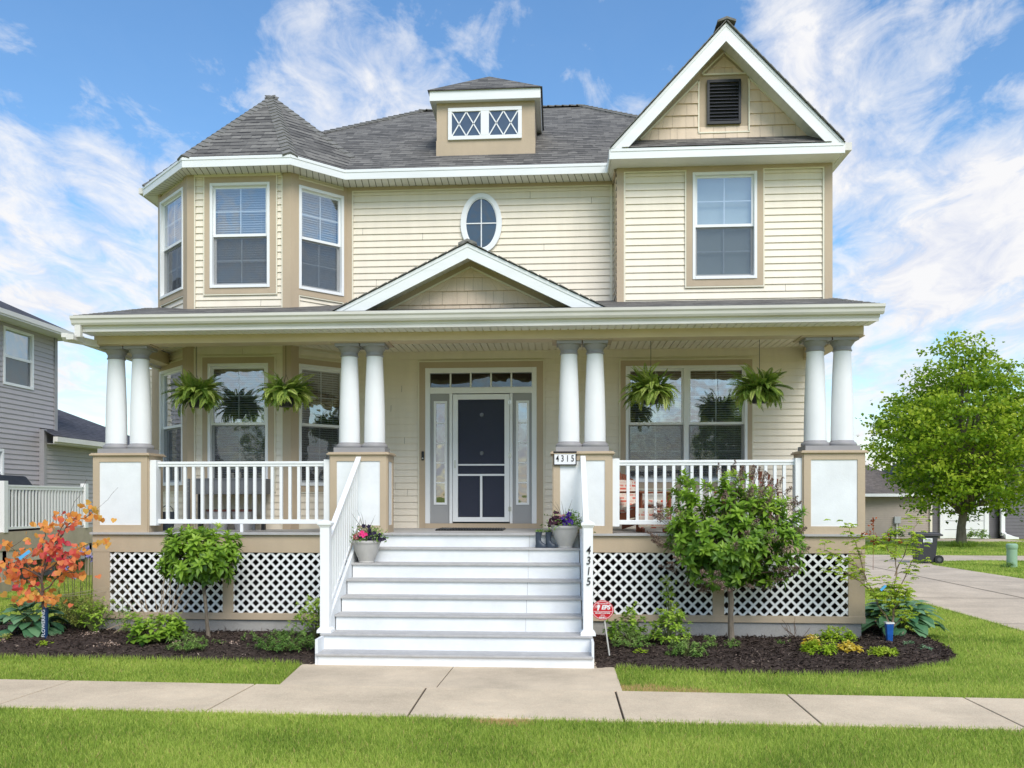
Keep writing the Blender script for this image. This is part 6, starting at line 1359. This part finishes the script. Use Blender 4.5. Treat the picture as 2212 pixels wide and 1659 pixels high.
m = MB(); roofface(m, [(17.4, 43.1, 2.88), (29.5, 43.1, 2.88), (27, 47.5, 5.0), (20, 47.5, 5.0)], (1, 0, 0)); roofface(m, [(17.4, 52, 2.88), (17.4, 43.1, 2.88), (20, 47.5, 5.0)], (0, 1, 0)); m.build('roof', MT['shingle_dark'], g2)
bush('low_shrub', (19.6, 42.6, 0), .6, .3, .38, 60, 'mint', .16, .08, 7, 'low light green planting before the white garage door', 'shrub', seed=96, stems=False, tb=.6)
bush('low_shrub', (15.9, 42.6, 0), .5, .3, .45, 45, 'hyd', .14, .08, 7, 'dark low bush by the tan garage wall under the meter', 'shrub', seed=97, stems=False, tb=.15)

# left background: neighbour ----------------------------------------------
gv = mat('grey_vinyl', (.47, .435, .445), .5, .03); nh = empty('neighbour_house', (-16, 17, 0), 'grey sided two storey neighbouring house at the left edge', 'house')
NX = -12.5; nf = frame((NX, 12.0), (NX, 21.14))
wz = (19.03-12, 20.17-12, 4.46, 5.78); wz2 = (17.9-12, 19.04-12, 1.9, 2.99)
siding(MB(), nf, 0, 9.1, .6, 5.98, [wz, wz2], .115, .018).build('siding_wall', gv, nh)
MB().box(-21, NX-.02, 21.08, 21.12, 0, 5.98).build('end_wall', gv, nh); m = MB(); m.box(-21, NX-.02, 12.0, 12.05, 0, 5.98); m.build('end_wall', gv, nh)
MB().box(NX-.12, NX+.03, 21.05, 21.17, 3.3, 5.98).build('corner_trim', mat('grey_trim', (.36, .35, .36), .5), nh)
for w_ in (wz, wz2):
    s0, s1, z0, z1 = w_; m = MB(); b = .06; m.fbox(nf, s0, s0+b, -.06, .03, z0, z1); m.fbox(nf, s1-b, s1, -.06, .03, z0, z1); m.fbox(nf, s0+b, s1-b, -.06, .03, z0, z0+b); m.fbox(nf, s0+b, s1-b, -.06, .03, z1-b, z1); zm = (z0+z1)/2; m.fbox(nf, s0+b, s1-b, -.05, .0, zm-.03, zm+.03)
    o = m.build('window', MT['white'], nh); MB().fbox(nf, s0+b, s1-b, -.12, -.11, z0, z1).build('shade', MT['shadecloth'], o)
    for za, zb in ((zm+.03, z1-b), (z0+b, zm-.03)): MB().quad(nf(s0+b, -.03, za), nf(s1-b, -.03, za), nf(s1-b, -.03, zb), nf(s0+b, -.03, zb)).build('pane', MT['glasshi'], o)
    MB().quad(nf(s0+b, -.02, z0+b), nf(s1-b, -.02, z0+b), nf(s1-b, -.02, zm-.03), nf(s0+b, -.02, zm-.03)).build('insect_screen', MT['screen'], o)
MB().box(-21, NX-.03, 12.0, 21.1, -.1, .6).build('foundation', MT['found'], nh)
MB().box(-11.545, -11.50, 15.5, 21.0, .52, .78).build('lower_board', mat('pale_board', (.60, .54, .45), .7, .08), nh)
ez = 6.0; ex0 = NX+.42
m = MB(); roofface(m, [(ex0, 11, ez), (ex0, 21.5, ez), (-16.3, 17.6, ez+2.05), (-16.3, 14, ez+2.05)], (0, 1, 0)); roofface(m, [(ex0, 21.5, ez), (-20.5, 21.5, ez), (-16.3, 17.6, ez+2.05)], (-1, 0, 0)); m.build('roof', MT['shingle_dark'], nh)
m = MB(); m.box(NX, ex0-.02, 12, 21.5, ez-.13, ez-.12); m.box(-20, NX, 21.14, 21.5, ez-.13, ez-.12); m.build('soffit', MT['soffit'], nh)
m = MB(); m.box(ex0-.02, ex0, 11, 21.5, ez-.13, ez); m.box(ex0, ex0+.09, 11, 21.55, ez-.11, ez-.005); m.box(ex0, ex0+.07, 11, 21.55, ez-.15, ez-.11); m.build('gutter', MT['gutter'], nh)
wg = frame((NX+.08, 20.5), (NX+.08, 26.0)); siding(MB(), wg, 0, 5.5, .3, 3.26, (), .115, .018).build('garage_siding', mat('grey_vinyl_garage', (.43, .405, .40), .5, .03), nh)
MB().box(NX-.05, NX+.13, 20.42, 20.54, .3, 3.55).build('corner_trim', mat('grey_trim2', (.36, .35, .36), .5), nh); MB().box(-19, NX+.06, 25.9, 25.95, 0, 3.25).build('end_wall', gv, nh)
m = MB(); roofface(m, [(NX+.45, 20.3, 3.38), (NX+.45, 26.6, 3.38), (-14.6, 24.55, 4.52), (-14.6, 21.2, 4.52)], (0, 1, 0)); roofface(m, [(NX+.45, 26.6, 3.38), (-17, 26.6, 3.38), (-14.6, 24.55, 4.52)], (-1, 0, 0)); m.build('garage_roof', MT['shingle_dark'], nh)
m = MB(); m.box(NX+.08, NX+.43, 20.55, 26.6, 3.20, 3.21); m.box(NX+.43, NX+.45, 20.3, 26.6, 3.2, 3.36); m.box(NX+.45, NX+.54, 20.3, 26.62, 3.24, 3.36); m.build('garage_gutter', MT['gutter'], nh)
dk = empty('neighbour_deck', (-12, 19, 0), 'tan skirted deck with white railing beside the grey house', 'deck')
MB().box(-12.48, -11.52, 15.5, 21.0, 1.02, 1.16).build('deck_floor', MT['tan'], dk); MB().box(-11.53, -11.48, 15.5, 21.0, .78, 1.17).build('skirt', mat('weathered_tan', (.47, .40, .30), .7, .08), dk)
for y in (17.5, 20.9): MB().box(-11.62, -11.50, y, y+.13, -.1, 1.0).build('support_post', mat('tan_post', (.45, .38, .29), .7, .08), dk)
m = MB(); m.box(-11.55, -11.49, 17.7, 20.7, 2.12, 2.16); m.box(-11.54, -11.50, 17.7, 20.7, 2.06, 2.12); m.box(-11.54, -11.50, 17.7, 20.7, 1.22, 1.27); rl = m.build('railing', MT['white'], dk)
for y in (17.5, 20.65): MB().box(-11.59, -11.46, y, y+.13, 1.16, 2.24).build('post', MT['white'], rl)
for i in range(24): y = 17.72+i*.122; MB().box(-11.54, -11.505, y, y+.038, 1.27, 2.06).build('baluster', MT['white'], rl)
m = MB(); m.box(-12.45, -11.5, 21.0, 21.04, 1.2, 2.1) 
gr = empty('covered_grill', (-12.1, 18.1, 1.16), 'barbecue grill under a black cover on the neighbouring deck', 'grill')
m = MB(); DY=.62; m.hexa([(-12.40, 17.1, 1.17), (-11.75, 17.1, 1.17), (-11.75, 19.35, 1.17), (-12.40, 19.35, 1.17), (-12.40, 17.1, 1.95), (-11.75, 17.1, 1.95), (-11.75, 19.3, 1.95), (-12.40, 19.3, 1.95)]); m.hexa([(-12.40, 17.1, 1.95), (-11.75, 17.1, 1.95), (-11.75, 19.3, 1.95), (-12.40, 19.3, 1.95), (-12.25, 17.35, 2.38), (-11.95, 17.35, 2.38), (-11.95, 19.05, 2.38), (-12.25, 19.05, 2.38)]); m.build('cover', mat('black_cover', (.022, .022, .026), .5, .2, 5, .5, 8), gr, bevel=.05)
m = MB(); m.box(-11.2, -10.9, 13.5, 17.2, -.05, .22); tag(m.build('garden_edging', mat('edging_tan', (.42, .36, .27), .8, .1)), 'low tan timber edging board on the grass left of the orange sapling', 'edging')
